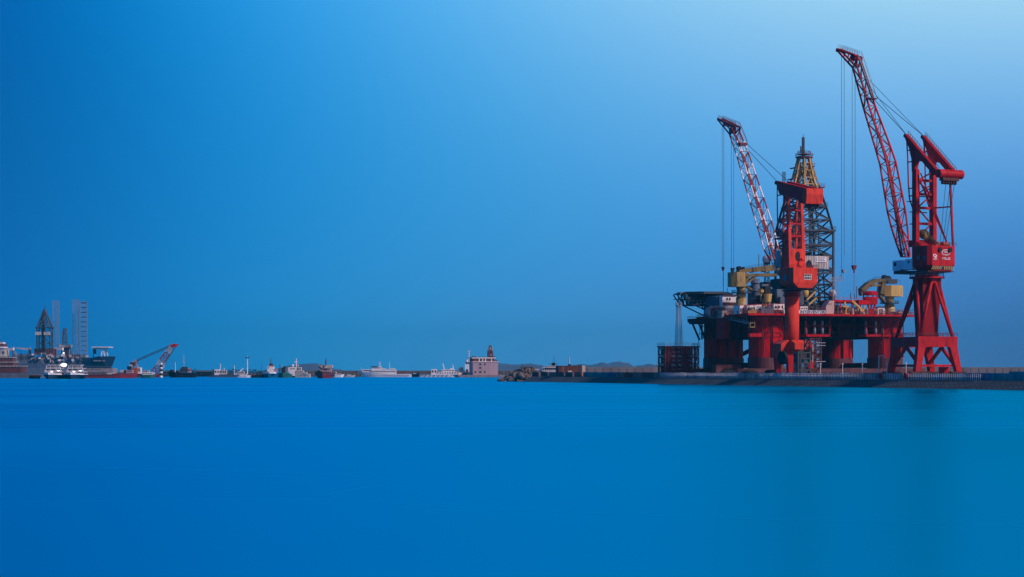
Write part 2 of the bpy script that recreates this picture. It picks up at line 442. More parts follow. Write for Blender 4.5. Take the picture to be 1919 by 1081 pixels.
for y in (0, SYY):
    MB().ext(rrect(SXX/2, y, 104, 19, 7), None, 'z', -6, 7.4).build('pontoon', 'antifoul', rig)
# bracing between the columns
b = MB()
for x in (0, SXX): b.cyl((x, 8, 9), (x, SYY-8, 9), 1.3, n=10)
for x0, x1 in ((8, 28), (56, 36)):
    b.cyl((x0, SYY, 13), (x1, SYY, 22.5), 1.1, n=8)
b.build('brace', 'rig_dark', rig)
# deck box, recessed beneath the deck plate
DX0, DX1, DY0, DY1 = -13.0, 72.0, -7.0, 60.0
MB().box(DX0+9, DX1-8, DY0+19, DY1-3, 22.0, 32.2).build('deck_box', 'rig_recess_shade', rig)
MB().ext([(-15.6, -14), (73, -14), (74, 30), (74, 61), (-10, 61), (-12, 30)], None, 'z', 32.5, 33.5).build('main_deck', 'rig_red', rig)
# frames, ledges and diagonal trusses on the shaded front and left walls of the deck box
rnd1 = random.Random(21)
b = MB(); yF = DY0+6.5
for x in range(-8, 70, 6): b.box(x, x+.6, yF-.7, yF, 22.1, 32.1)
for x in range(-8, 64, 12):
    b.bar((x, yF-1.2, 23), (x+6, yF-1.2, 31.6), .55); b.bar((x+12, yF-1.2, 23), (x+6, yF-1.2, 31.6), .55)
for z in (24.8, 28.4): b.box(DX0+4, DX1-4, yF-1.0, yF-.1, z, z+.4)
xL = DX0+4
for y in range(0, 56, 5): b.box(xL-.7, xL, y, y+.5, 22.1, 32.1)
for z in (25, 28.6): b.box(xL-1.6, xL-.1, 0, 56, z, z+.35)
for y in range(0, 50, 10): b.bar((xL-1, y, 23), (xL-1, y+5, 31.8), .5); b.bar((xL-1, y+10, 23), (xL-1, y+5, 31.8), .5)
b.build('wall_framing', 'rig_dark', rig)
b = MB()
for px0, px1 in ((1507, 1551), (1619, 1668)):
    p = G.p(px0, 630, -6); q = G.p(px1, 630, -6); b.box(p.x, q.x, -8.5, yF, p.z-.2, p.z+.9)
    for t in (0, 1): 
        x = p.x+(q.x-p.x)*t; b.bar((x, -8.3, p.z+.9), (x, -8.3, 32), .35)
    b.bar((p.x, -8.3, 27.8), (q.x, -8.3, 27.8), .3)
b.build('riser_ledge', 'rig_red', rig)
for px in (1510, 1526.5, 1541, 1622.5, 1641, 1653.5):
    p = G.p(px, 626, -7.2); q = G.p(px, 601, -7.2)
    t = MB(); t.cyl((p.x, -7.2, p.z), (p.x, -7.2, p.z+(q.z-p.z)*.6), .72, .62, n=10); t.cyl((p.x, -7.2, p.z+(q.z-p.z)*.68), (p.x, -7.2, q.z), .68, .55, n=10)
    t.cyl((p.x, -7.2, p.z+(q.z-p.z)*.6), (p.x, -7.2, p.z+(q.z-p.z)*.68), .35, n=8)
    t.build('anchor_fairlead', 'steel_light', rig, True)
b = MB()
for k in range(26):
    x = rnd1.uniform(-12, 70); y = rnd1.uniform(-5, 10); z0 = rnd1.uniform(23, 31); 
    if rnd1.random() < .5: b.bar((x, y, z0), (x+rnd1.uniform(4, 14), y, z0+rnd1.uniform(-2, 2)), .45)
    else: b.bar((x, y, z0), (x, y, 32), .4)
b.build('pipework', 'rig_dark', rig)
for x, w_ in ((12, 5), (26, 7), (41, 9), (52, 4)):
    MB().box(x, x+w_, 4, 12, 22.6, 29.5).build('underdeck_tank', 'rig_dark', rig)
for (x, y) in ((0, 0), (SXX, 0), (0, SYY), (SXX, SYY)):
    b = MB()
    for k in range(3):
        xx = x-6+k*5.5; b.bar((xx, y-9.0, 13), (xx, y-9.0, 31), .35)
    for k in range(8): b.bar((x-1, y-9.1, 13.4+k*2.1), (x-.2, y-9.1, 13.4+k*2.1), .2)
    b.bar((x-8, y-8.8, 24.5), (x+7, y-8.8, 24.5), .3); b.bar((x-8, y-8.8, 19), (x+2, y-8.8, 31), .3)
    b.build('column_pipe', 'rig_dark', rig)
# side stair, box blister and landing frames on the near corner
b = MB(); b.box(-12.5, -9, 20, 30, 22, 31.8); b.build('corner_blister', 'rig_red', rig)
b = MB()
for y0 in (604, 612): G.box(b, 1405.5, y0, 1415, y0+1.4, -10.5, -8)
for xx in (1405.5, 1414.2): G.box(b, xx, 602, xx+.9, 614, -10.5, -10.1)
b.build('landing_frame', 'ochre', rig)
b = MB()
p, q = G.p(1364, 598, 20), G.p(1403, 607, -9)
for s in (0, 1.2): b.bar(p+Vector((s, 0, 0)), q+Vector((s, 0, 0)), .3)
b.rail([p, q], 1.2, 2.5, .12)
for i in range(9):
    r = p.lerp(q, i/9); b.bar(r, r+Vector((0, 0, 9-i*.6)), .14)
b.build('side_stair', 'steel_light', rig)
b = MB(); G.box(b, 1405, 624.5, 1431, 631, -9.0, -6); b.build('stiffener_band', 'rig_red', rig)
# overhanging aft platform left
b = MB(); p0 = G.p(1300, 603, 52); 
b.box(p0.x, -9, 50, 60, p0.z-.2, p0.z+1.6); b.bar((p0.x+2, 51, p0.z), (-9, 51, p0.z-9), .8); b.bar((p0.x+2, 59, p0.z), (-9, 59, p0.z-9), .8)
b.rail([(p0.x, 60, p0.z+1.6), (p0.x, 50, p0.z+1.6), (-9, 50, p0.z+1.6)], 1.2, 1.8)
b.build('aft_platform', 'rig_dark', rig)
b = MB(); p0 = G.p(1318, 590, 40); q0 = G.p(1352, 590, 30)
b.ext([(p0.x, 58), (p0.x+1, 40), (q0.x, 24), (-9, 24), (-9, 58)], None, 'z', 29.8, 32.1); b.build('aft_deck', 'rig_dark', rig)
b = MB(); b.path([G.p(1313, 603, 56), G.p(1309, 640, 56), G.p(1301, 690, 56)], .3, 5); b.build('mooring_line', 'cable', rig)
# helideck
hc = G.p(1318, 549, 52); r = 13.4; zt = hc.z
b = MB(); b.cyl((hc.x, hc.y, zt-.5), (hc.x, hc.y, zt+.3), r, n=8); b.cyl((hc.x, hc.y, zt-.9), (hc.x, hc.y, zt-.3), r+1.4, n=8)
hd = b.build('helideck', 'steel', rig)
b = MB(); gx = [-9, -4.5, 0, 4.5, 9]
for yy in (-8, -3, 3, 8):
    for i in range(12):
        x = -10.5+i*1.9; b.bar((hc.x+x, hc.y+yy, zt-.6), (hc.x+x+.95, hc.y+yy, zt-6.2), .34); b.bar((hc.x+x+1.9, hc.y+yy, zt-.6), (hc.x+x+.95, hc.y+yy, zt-6.2), .34)
    b.bar((hc.x-9, hc.y+yy, zt-6.2), (hc.x+14, hc.y+yy, zt-6.2), .5); b.bar((hc.x-9, hc.y+yy, zt-6.2), (hc.x-13, hc.y+yy, zt-.8), .5)
    b.bar((hc.x-13, hc.y+yy, zt-3.2), (hc.x+12, hc.y+yy, zt-3.2), .3)
for x in (-8, -2, 4, 10): b.bar((hc.x+x, hc.y-8, zt-6.2), (hc.x+x, hc.y+8, zt-6.2), .45)
b.build('truss', 'steel', hd)
b = MB()
for yy in (-7, 7):
    b.bar((hc.x-8, hc.y+yy, zt-6.2), (-6, hc.y+yy, 34), .55); b.bar((hc.x+2, hc.y+yy, zt-6.2), (-4, hc.y+yy, 34), .5); b.bar((hc.x+8, hc.y+yy, zt-6.2), (hc.x+8, hc.y+yy, 33.6), .45)
    b.bar((-7, hc.y+yy, 38), (hc.x+10, hc.y+yy, 38), .35)
b.build('support_strut', 'steel', hd)
b = MB(); b.rail([(hc.x-r*.9, hc.y-5, zt-1.2), (hc.x-r-1, hc.y-5, zt-1.2)], 1.1, .8); G.box(b, 1306, 567, 1324, 569.6, 44, 46); b.build('safety_net', 'offwhite', hd)
# accommodation
ac = None
b = MB(); G.box(b, 1354, 553, 1381, 592, 26, 44); ac = b.build('accommodation', 'white', rig)
b = MB(); G.box(b, 1343, 555, 1354, 591, 30, 46); b.build('stair_tower', 'greyblue', ac)
b = MB(); G.box(b, 1355, 566.5, 1382, 571.5, 25.7, 26); G.box(b, 1355, 552, 1382, 553, 25.2, 45); b.build('stripe', 'maroon', ac)
for px in (1363.4, 1368.4):
    b = MB(); G.box(b, px-.9, 558, px+.9, 561.8, 25.6, 26); b.build('window', 'glass', ac)
for i, (x0, y0, x1, y1, bb, mt) in enumerate(((1386, 572, 1399, 588, -2, 'white'), (1400, 571, 1417, 584, -4, 'white'), (1418, 571, 1427, 579, -1, 'white'), (1450, 569, 1470, 580, -2, 'white'), (1500, 574, 1514, 581, -6, 'white'),
      (1448, 573, 1456, 583, 0, 'offwhite'), (1353, 582, 1383, 596, 20, 'offwhite'), (1502, 578, 1514, 587, 4, 'offwhite'), (1650, 574, 1662, 580, 30, 'offwhite'), (1684, 584, 1702, 590, 6, 'offwhite'))):
    b = MB(); G.box(b, x0, y0, x1, y1, bb, bb+7); h_ = b.build('deckhouse', mt, rig)
    b = MB(); mx = (x0+x1)/2
    for k in range(3): G.box(b, x0+(x1-x0)*(.15+.3*k), y0+(y1-y0)*.35, x0+(x1-x0)*(.28+.3*k), y0+(y1-y0)*.75, bb-.15, bb)
    b.build('window', 'glass', h_)
# winch drums on the aft corner
b = MB()
for px, py in ((1331, 584), (1340, 583), (1349, 585), (1336, 588)):
    p = G.p(px, py, 28); b.cyl(p+Vector((0, -2, 0)), p+Vector((0, 2, 0)), 2.2, n=12); b.cyl(p+Vector((0, -2.3, 0)), p+Vector((0, -2, 0)), 2.7, n=12)
b.build('winch_drum', 'steel_light', rig, True)
# pale exhaust stack
p = G.p(1416, 572, 22); q = G.p(1416, 522, 22)
b = MB(); b.cyl(p, q, 2.5, 2.2, n=14); b.cyl(G.p(1407, 572, 24), G.p(1407, 535, 24), 1.6, n=12); b.build('exhaust_stack', 'greyblue', rig, True)
b = MB(); 
for py in (530, 545, 560): 
    z = G.z(py, 22); b.cyl((p.x, p.y, z), (p.x, p.y, z+.25), 2.9, n=14)
b.build('stack_gallery', 'steel_light', rig)

def knuckle_crane(px, b0, yb, yd, yh0, yh1, hx0, hx1, boom, hm, label_boom):
    base = G.p(px, yb, b0); z1 = G.z(yh1, b0); zd = G.z(yd, b0)
    b = MB(); b.cyl((base.x, b0, 33.5), (base.x, b0, base.z+1), 2.6, n=14); b.cyl((base.x, b0, base.z+1), (base.x, b0, zd), 2.35, n=14); b.cyl((base.x, b0, zd), (base.x, b0, z1), 1.9, 2.5, n=14)
    k = b.build('deck_crane', hm, rig, True)
    b = MB(); b.cyl((base.x, b0, zd-.2), (base.x, b0, zd+.2), 4.9, n=16); b.rail([(base.x+4.6*math.cos(t*.7), b0+4.6*math.sin(t*.7), zd+.2) for t in range(10)], 1.0, 1.5, .1); b.build('crane_gallery', 'steel', k)
    b = MB(); xa, xb = G.x(hx0, b0), G.x(hx1, b0); z0 = G.z(yh0, b0); cx_ = (xa+xb)/2; rr = (xb-xa)/2
    b.ext([(cx_-rr, b0-2.2), (cx_-rr*.45, b0-4), (cx_+rr*.45, b0-4), (cx_+rr, b0-2.2), (cx_+rr, b0+2.2), (cx_+rr*.45, b0+4), (cx_-rr*.45, b0+4), (cx_-rr, b0+2.2)], None, 'z', z1, z0)
    b.build('crane_house', hm, k)
    b = MB()
    for (p0, p1, wd) in boom:
        p = G.p(*p0, b0-1.2); q = G.p(*p1, b0-1.2)
        for dy in (-1.0, 1.4): b.bar(p+Vector((0, dy, 0)), q+Vector((0, dy, 0)), wd)
        for i in range(5):
            r = p.lerp(q, i/4); b.bar(r+Vector((0, -1.0, 0)), r+Vector((0, 1.4, 0)), wd*.6)
    b.build('crane_boom', 'olive', k)
    b = MB()
    for (p0, p1, wd) in boom[:3]:
        p = G.p(*p0, b0-1.2)+Vector((0, -1, wd*.5)); q = G.p(*p1, b0-1.2)+Vector((0, -1, wd*.5)); b.rail([p, q], 1.1, 1.4, .1)
    m_ = G.p(*boom[0][0], b0-2)
    b.cyl(m_+Vector((1, 0, 2)), m_+Vector((1, 2.5, 2)), 1.0, n=10); b.cyl(m_+Vector((3, 0, 1.8)), m_+Vector((3, 2.5, 1.8)), .8, n=10)
    b.build('boom_fitting', 'black', k); return k
knuckle_crane(1389, 6, 562, 549, 511, 538, 1367, 1395, (((1383, 510), (1408, 505), 1.9), ((1408, 506), (1432, 503), 2.5), ((1430, 504), (1456, 501), 2.9), ((1378, 516), (1454, 515), 1.5), ((1390, 536), (1414, 519), .8), ((1384, 541), (1401, 520), 1.1), ((1398, 536), (1408, 543), .6)), 'ochre', '')
knuckle_crane(1667, 30, 575, 565, 531, 552, 1654, 1688, (((1656, 526), (1640, 526), 1.8), ((1640, 526), (1625, 533), 1.8), ((1625, 533), (1613, 544), 1.8), ((1613, 544), (1614, 553), 1.0), ((1654, 528), (1650, 551), 2.2), ((1650, 534), (1631, 535), 1.2), ((1630, 535), (1617, 548), .6), ((1647, 553), (1658, 566), .8)), 'yellow', '')
b = MB(); z = G.z(527, 30); G.box(b, 1664, 523, 1682, 531, 28, 32); G.box(b, 1656, 521, 1668, 527, 27, 31)
p = G.p(1661, 521, 29); b.rail([G.p(1655, 530.5, 26), G.p(1687, 530.5, 26)], 1.6, 1.6, .1); b.ball(p, 1.0, 8); b.ball(p+Vector((2, 0, 0)), .9, 8); b.build('crane_winch', 'steel', rig)
# domes and masts
for px, py, rr, bb, yb in ((1437, 486, 2.3, 30, 545), (1560, 550, 1.95, 12, 585)):
    c = G.p(px, py, bb); zb = G.z(yb, bb)
    d = MB().ball(c, rr, 16).build('satellite_dome', 'white', rig, True)
    b = MB(); b.rings([[(c.x+i*.9, c.y+j*.9, zz) for i, j in ((-1, -1), (1, -1), (1, 1), (-1, 1))] for zz in [zb+(c.z-rr-zb)*k/5 for k in range(6)]], .25, 'z'); b.cyl((c.x, c.y, c.z-rr-.2), (c.x, c.y, c.z-rr*.5), rr*.75, n=12)
    b.build('dome_mast', 'steel', d)
b = MB()
for px, y0, y1, bb in ((1422, 506, 476, 25), (1355.5, 548, 505, 30), (1605, 560, 536, 20), (1594, 560, 548, 18), (1645, 560, 540, 10), (1601.5, 560, 552, 18), (1431, 500, 484, 22), (1363, 548, 540, 30)):
    b.bar(G.p(px, y0, bb), G.p(px, y1, bb), .26)
b.build('antenna', 'steel', rig)
b = MB(); b.rings([[G.p(x, y, 8+dy) for x, dy in ((1561-.0, 0), (1570, 0), (1570, 2), (1561, 2))] for y in (585, 572, 559, 546, 533, 522)], .22, 'x')
b.rings([[G.p(x, y, 8+dy) for y, dy in ((520, 0), (526, 0), (526, 2), (520, 2))] for x in (1552, 1559, 1566, 1574, 1580)], .2, 'z'); b.bar(G.p(1574, 521, 8), G.p(1576, 514, 8), .3)
b.build('flare_boom', 'steel_light', rig)

# derrick
BD = 24.0; dc = G.p(1507, 560, BD)
def sq(cx_, cy_, h, z, h2=None): h2 = h2 or h; return [Vector((cx_-h, cy_-h2, z)), Vector((cx_+h, cy_-h2, z)), Vector((cx_+h, cy_+h2, z)), Vector((cx_-h, cy_+h2, z))]
zz = lambda y: G.z(y, BD)
lev = [(585, 10.6), (556, 10.6), (532, 10.6), (505, 10.6), (480, 10.6), (458, 10.6), (434, 10.6), (410, 9.4), (386, 8.0), (368, 6.8), (352, 5.8)]
b = MB(); b.rings([sq(dc.x, dc.y, h, zz(y)) for y, h in lev], .95, 'x', .55)
dk = b.build('derrick', 'steel', rig)
b = MB()
for (y, h), (y2, h2) in zip(lev, lev[1:]):
    for fx in (-.5, 0, .45): b.bar((dc.x+fx*h, dc.y-h*.6, zz(y)), (dc.x+fx*h2, dc.y-h2*.6, zz(y2)), .5)
    b.bar((dc.x-h*.5, dc.y-h*.6, zz(y)), (dc.x+h*.45, dc.y-h*.6, zz(y2)), .3); b.bar((dc.x-h, dc.y, zz(y)), (dc.x+h, dc.y, zz(y)), .5)
b.bar((dc.x-2, dc.y+2, zz(585)), (dc.x-2, dc.y+2, zz(360)), 1.6); b.bar((dc.x+4.4, dc.y+2, zz(585)), (dc.x+4.4, dc.y+2, zz(380)), 1.2); b.bar((dc.x+7.4, dc.y+4, zz(585)), (dc.x+7.4, dc.y+4, zz(430)), 1.0)
b.build('inner_guide', 'steel', dk)
b = MB()
for y, h, t in ((433, 11.6, .9), (386, 8.6, .5), (460, 10.9, .4), (513, 11, .6)):
    z = zz(y); b.ext([(-h, -h), (h, -h), (h, -h+2.2), (-h+2.2, -h+2.2), (-h+2.2, h), (-h, h)], None, 'z', z, z+t)
    b.v[-12:] = [v+Vector((dc.x, dc.y, 0)) for v in b.v[-12:]]
    b.rail([(dc.x-h, dc.y-h, z+t), (dc.x+h, dc.y-h, z+t), (dc.x+h, dc.y+h, z+t)], 1.5, 1.6, .12)
b.build('working_platform', 'steel', dk)
b = MB(); G.box(b, 1503, 480, 1553.5, 502.5, dc.y-11.2, dc.y-10.9); G.box(b, 1503, 480, 1504, 502.5, dc.y-10.9, dc.y+9)
b.build('wind_wall', 'cladding', dk)
b = MB(); G.box(b, 1528, 481, 1549, 490.5, dc.y-11.5, dc.y-11.25); sg = b.build('sign_board', 'white', dk)
b = MB()
for k in range(3):
    G.box(b, 1529.2, 482.4+k*2.6, 1531.8, 483.6+k*2.6, dc.y-11.57, dc.y-11.51)
    for j in range(5-k % 2): G.box(b, 1534+j*2.7, 482.5+k*2.6, 1535.9+j*2.7, 483.5+k*2.6, dc.y-11.57, dc.y-11.51)
b.build('lettering', 'letter_dark', sg)
b = MB(); t0 = G.p(1517, 503, dc.y-11.4); 
b.add([G.p(1511, 503, dc.y-11.6), G.p(1525, 503, dc.y-11.6), G.p(1518, 485, dc.y-11.6), G.p(1511, 503, dc.y-12.6), G.p(1525, 503, dc.y-12.6), G.p(1518, 485, dc.y-12.6)], [(0, 1, 2), (3, 5, 4), (0, 3, 4, 1), (1, 4, 5, 2), (2, 5, 3, 0)]); b.build('tarpaulin', 'black', dk)
# yellow crown
cr = [(352, 8.2), (343, 6.9), (330, 5.6), (316, 4.6), (302, 3.6), (292, 3.1)]
b = MB()
def octo(h, z): return [Vector((dc.x+h*math.cos(R(22.5+45*k)), dc.y+h*math.sin(R(22.5+45*k)), z)) for k in range(8)]
b.rings([octo(h*1.05, zz(y)) for y, h in cr], .8, None, .4)
for (y, h), (y2, h2) in zip(cr[::2], cr[2::2]):
    for k in range(8):
        b.bar(octo(h, zz(y))[k], octo(h2*.7, zz(y2))[(k+1) % 8], .5); b.bar(octo(h*.6, zz(y))[k], octo(h2*.6, zz(y2))[k], .5)
for k in range(8): b.bar(octo(6.5, zz(356))[k], octo(2.5, zz(322))[k], 1.0)
b.box(dc.x-2.2, dc.x+2.2, dc.y-2.2, dc.y+2.2, zz(325), zz(316)); b.cyl((dc.x, dc.y, zz(356)), (dc.x, dc.y, zz(294)), .9, n=8)
crn = b.build('derrick_crown', 'tan', dk)
b = MB()
for y, h, t in ((292, 4.3, .6), (286, 3.2, .3)):
    b.cyl((dc.x, dc.y, zz(y)), (dc.x, dc.y, zz(y)+t), h, n=10); b.rail([(dc.x+h*math.cos(k*.63), dc.y+h*math.sin(k*.63), zz(y)+t) for k in range(11)], 1.5, 1.4, .14)
for px, y, x2 in ((1536, 351, 1546), (1521, 312, 1527), (1490, 314, 1494), (1486, 335, 1491)):
    G.box(b, px, y-1.2, x2, y+.5, dc.y-4, dc.y+2); b.rail([G.p(px, y-1.2, dc.y-4), G.p(x2, y-1.2, dc.y-4)], 1.5, .9, .14)
b.build('crown_platform', 'brick', crn)
b = MB(); b.rings([sq(dc.x-.5, dc.y, .42, zz(y)) for y in range(288, 249, -5)], .24, 'x', .16); b.bar(G.p(1501.5, 286, BD), G.p(1501.5, 274, BD), .8); b.bar((dc.x-.5, dc.y, zz(253)), (dc.x-.5, dc.y, zz(247)), .2)
b.build('top_mast', 'steel', crn)
rnd0 = random.Random(12)
# substructure below the derrick, clutter on deck
b = MB(); b.box(dc.x-11, dc.x+11, dc.y-10, dc.y+10, 36.5, 39.5)
for x in (-10, -4, 3, 9.5): b.box(dc.x+x, dc.x+x+.9, dc.y-10.5, dc.y-9.6, 33.5, 44)
for k in range(14):
    b.bar((dc.x-10+rnd0.random()*20, dc.y-8+rnd0.random()*14, 38), (dc.x-10+rnd0.random()*20, dc.y-8+rnd0.random()*14, 38+rnd0.random()*34), .5)
for k in range(9): x0_ = dc.x-9+rnd0.random()*16; z0_ = 39+rnd0.random()*24; b.box(x0_, x0_+2+rnd0.random()*3, dc.y-6, dc.y+4, z0_, z0_+1.2+rnd0.random()*2.5)
b.build('drill_floor', 'steel', rig)
rnd = random.Random(5)
def clutter(n, x0, x1, b0, b1, smax, mats, name):
    for m_ in mats:
        b = MB()
        for i in range(n):
            bb = rnd.uniform(b0, b1); x = G.x(rnd.uniform(x0, x1), bb); s = rnd.uniform(.5, 1)*smax; k = rnd.random()
            if k < .4: b.box(x, x+s*rnd.uniform(.4, 1.2), bb, bb+s*.7, 33.4, 33.5+s*rnd.uniform(.4, 1.3))
            elif k < .7: b.cyl((x, bb, 33.4), (x, bb, 33.5+s*rnd.uniform(.5, 1.6)), s*.25, n=8)
            else: b.bar((x, bb, 34+rnd.random()*3), (x+rnd.uniform(2, 7), bb, 34+rnd.random()*4), .28)
        b.build(name, m_, rig)
clutter(14, 1388, 1475, -7, 12, 2.4, ('steel', 'brick'), 'deck_machinery')
clutter(44, 1500, 1552, -4, 12, 3.8, ('steel', 'black', 'brick'), 'deck_machinery')
clutter(34, 1566, 1635, -4, 20, 3.6, ('steel', 'offwhite', 'ochre'), 'deck_machinery')
clutter(10, 1640, 1700, 0, 30, 2.6, ('greyblue',), 'deck_machinery')
clutter(22, 1322, 1390, 22, 50, 2.2, ('steel', 'offwhite', 'greyblue'), 'deck_machinery')
clutter(16, 1395, 1475, 4, 14, 3.6, ('steel', 'black', 'offwhite'), 'deck_machinery')
clutter(10, 1388, 1475, -12, 0, 1.3, ('maroon', 'greyblue'), 'deck_machinery')
clutter(24, 1500, 1552, 2, 14, 4.2, ('maroon', 'steel', 'greyblue'), 'deck_machinery')
clutter(24, 1566, 1700, -10, 20, 2.2, ('maroon', 'steel'), 'deck_machinery')
b = MB(); G.box(b, 1462, 556, 1471, 587, 10, 16); G.box(b, 1498, 545, 1506, 587, 12, 18); p = G.p(1501, 544, 11); b.build('mud_tank', 'greyblue', rig)
b = MB(); p = G.p(1510, 549, 8); b.ball(p, 1.5, 12, 1.5); b.bar(G.p(1512, 562, 6), G.p(1528, 546, 6), .7); b.bar(G.p(1513, 573, 6), G.p(1530, 558, 6), .7); b.bar(G.p(1513, 578, 3), G.p(1529, 577, 3), .5)
p = G.p(1426, 545, 9); b.ball(p, 1.5, 10); b.cyl(p, p+Vector((0, 0, -5)), .6, .2, n=8)
p = G.p(1439, 558, 7); b.cyl(p+Vector((0, 0, -2)), p+Vector((0, 0, 1.9)), 1.5, 2.1, n=12); b.bar(p+Vector((-.8, 0, -1)), p+Vector((-1.1, 0, -5)), .4); b.bar(p+Vector((.8, 0, -1)), p+Vector((1.1, 0, -5)), .4)
b.build('yellow_equipment', 'yellow', rig, False)
b = MB(); G.box(b, 1434, 528, 1445, 552, 8, 14); G.box(b, 1428, 553, 1450, 575, 14, 20); b.build('machinery_block', 'black', rig)
b = MB(); G.box(b, 1456, 540, 1470, 566, 12, 22); G.box(b, 1428, 532, 1440, 536, 6, 9); b.build('generator_house', 'greyblue', rig)
# red-edged pipe deck canopy, with struts
b = MB(); p = G.p(1563, 566, -2); q = G.p(1644, 566, -2); b.box(p.x, q.x, -2, 16, p.z, p.z+1.1); 
b.box(G.x(1608, -3), G.x(1643, -3), -4, 4, p.z-1.0, p.z+1.2)
for x0, x1 in ((1625, 1632), (1641, 1634), (1633, 1633)): b.bar(G.p(x0, 566, -3), G.p(x1, 589, -3), .7)
for x0 in (1565, 1575, 1598, 1612): b.bar(G.p(x0, 566, -1.5), G.p(x0, 589, -1.5), .5)
b.rail([G.p(1565, 562, -2), G.p(1640, 562, -2)], 1.2, 2, .1)
b.build('pipe_canopy', 'rig_red', rig)
b = MB(); c = G.p(1631, 553, 6); b.cyl(c, c+Vector((0, 0, 1.1)), 3.8, 3.8, n=12); b.cyl(c+Vector((0, 0, 1.1)), c+Vector((0, 0, 2.0)), 3.8, 2.6, n=12); b.cyl(c+Vector((0, 0, -2.4)), c+Vector((0, 0, -.9)), 3.9, n=12)
for k in range(8): b.bar(c+Vector((3.5*math.cos(k*.785), 3.5*math.sin(k*.785), -1)), c+Vector((3.5*math.cos(k*.785), 3.5*math.sin(k*.785), 0)), .3)
b.build('lifeboat_canopy', 'rig_red', rig)
b = MB(); b.bar(G.p(1596, 563, -5), G.p(1612, 577, -5), .9); b.bar(G.p(1612, 577, -5), G.p(1616, 588, -5), 1.2); b.bar(G.p(1620, 573, -5), G.p(1616, 588, -5), .8)
b.cyl(G.p(1584, 588, -5), G.p(1586, 575, -5), .55, n=8); b.bar(G.p(1579, 574, -5), G.p(1590, 575, -5), .7); b.bar(G.p(1583, 566, -5), G.p(1584, 576, -5), .8); b.box(G.x(1580, -6), G.x(1592, -6), -6, -4, 33.4, 34.2)
b.build('pipe_handler', 'yellow', rig)
b = MB(); G.box(b, 1568, 578, 1581, 588, -3, 3); p = G.p(1612, 583, -2); b.cyl(p+Vector((0, -1.5, 0)), p+Vector((0, 1.5, 0)), 1.5, n=12); b.build('winch_house', 'brick', rig)
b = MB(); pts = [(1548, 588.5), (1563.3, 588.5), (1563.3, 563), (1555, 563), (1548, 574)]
P = [G.p(x, y, -13) for x, y in pts]; b.ext([(v.x, v.z) for v in P], None, 'y', -13, -8); b.build('end_panel', 'sunset_tinted_panel', rig)
b = MB(); G.box(b, 1551.5, 569, 1559, 569.8, -13.15, -13); b.build('panel_slot', 'maroon', rig)
# name board
b = MB(); p, q = G.p(1469, 588, -13.8), G.p(1546.5, 581.5, -13.8); b.box(p.x, q.x, -13.9, -13.6, p.z, q.z); nbd = b.build('name_board', 'white', rig)
p, q = G.p(1500, 588, -14), G.p(1546, 581.5, -14)
text('INTERVENTOR', 2.0, 'lettering', 'letter_dark', nbd, ((p.x+q.x)/2, -13.97, (p.z+q.z)/2), (R(90), 0, 0), .98)
# rails round the deck edge
b = MB(); b.rail([(-16, -13.6, 33.5), (G.x(1468, -13.6), -13.6, 33.5)], 1.3, 2.2, .14); b.rail([(G.x(1566, -13.6), -13.6, 33.5), (73, -13.6, 33.5), (73.6, 30, 33.5)], 1.3, 2.2, .14)
b.rail([(-16, -13.6, 33.5), (-12, 30, 33.5), (-10, 60, 33.5)], 1.3, 2.2, .14); b.rail([(-6, 0, 36.8), (14, 0, 36.8)], 1.4, 1.8, .15)
b.rail([G.p(1684, 590, -6), G.p(1703, 590, -6)], 3.0, 1.8, .15)
for px in range(1386, 1470, 9): b.bar(G.p(px, 590, -4), G.p(px, 571, -4), .22)
b.bar(G.p(1383, 572, -4), G.p(1470, 569, -4), .3)
b.build('railing', 'red_box', rig)
# loads standing on the deck
for k, (x0, y0, x1, y1, bb, mt, lb) in enumerate(((1427, 577.5, 1450, 588.7, -7, 'greyblue', 'blue grey cargo container on the rig deck left of the round red crane column'),
      (1402, 582, 1419, 588.7, -8, 'ochre', 'rusty brown equipment skid on the rig deck near its front left corner'),
      (1634, 578, 1644, 588.7, 4, 'cab_blue', 'pale blue cargo container on the rig deck under the red struts'),
      (1645, 577, 1658, 588.7, 2, 'white', 'white cargo container with dark doors below the bright yellow deck crane'))):
    F2 = Fr(1435, 960, TH); b = MB(); p, q = G.p(x0, 588.9, bb), G.p(x1, y0, bb); b.box(p.x, q.x, bb, bb+2.6, 33.5, q.z)
    o = solo(b, 'cargo_container', mt, F2, lb, 'container')
    if k != 1:
        b = MB(); n = 7
        for i in range(n+1): x = p.x+(q.x-p.x-.15)*i/n; b.box(x, x+.15, bb-.1, bb, 33.6, q.z-.1)
        b.build('wall_rib', mt, o)
    if k == 3:
        b = MB(); b.box(p.x+.7, p.x+1.4, bb-.16, bb-.1, 33.6, q.z-.5); b.box(p.x+1.9, p.x+2.7, bb-.16, bb-.1, 33.6, q.z-.5); b.build('door', 'letter_dark', o)
    elif k == 1:
        b = MB(); b.cyl(((p.x+q.x)/2, bb+1.3, q.z), ((p.x+q.x)/2, bb+1.3, q.z+.9), 1.2, n=10); b.build('drum', 'ochre', o)
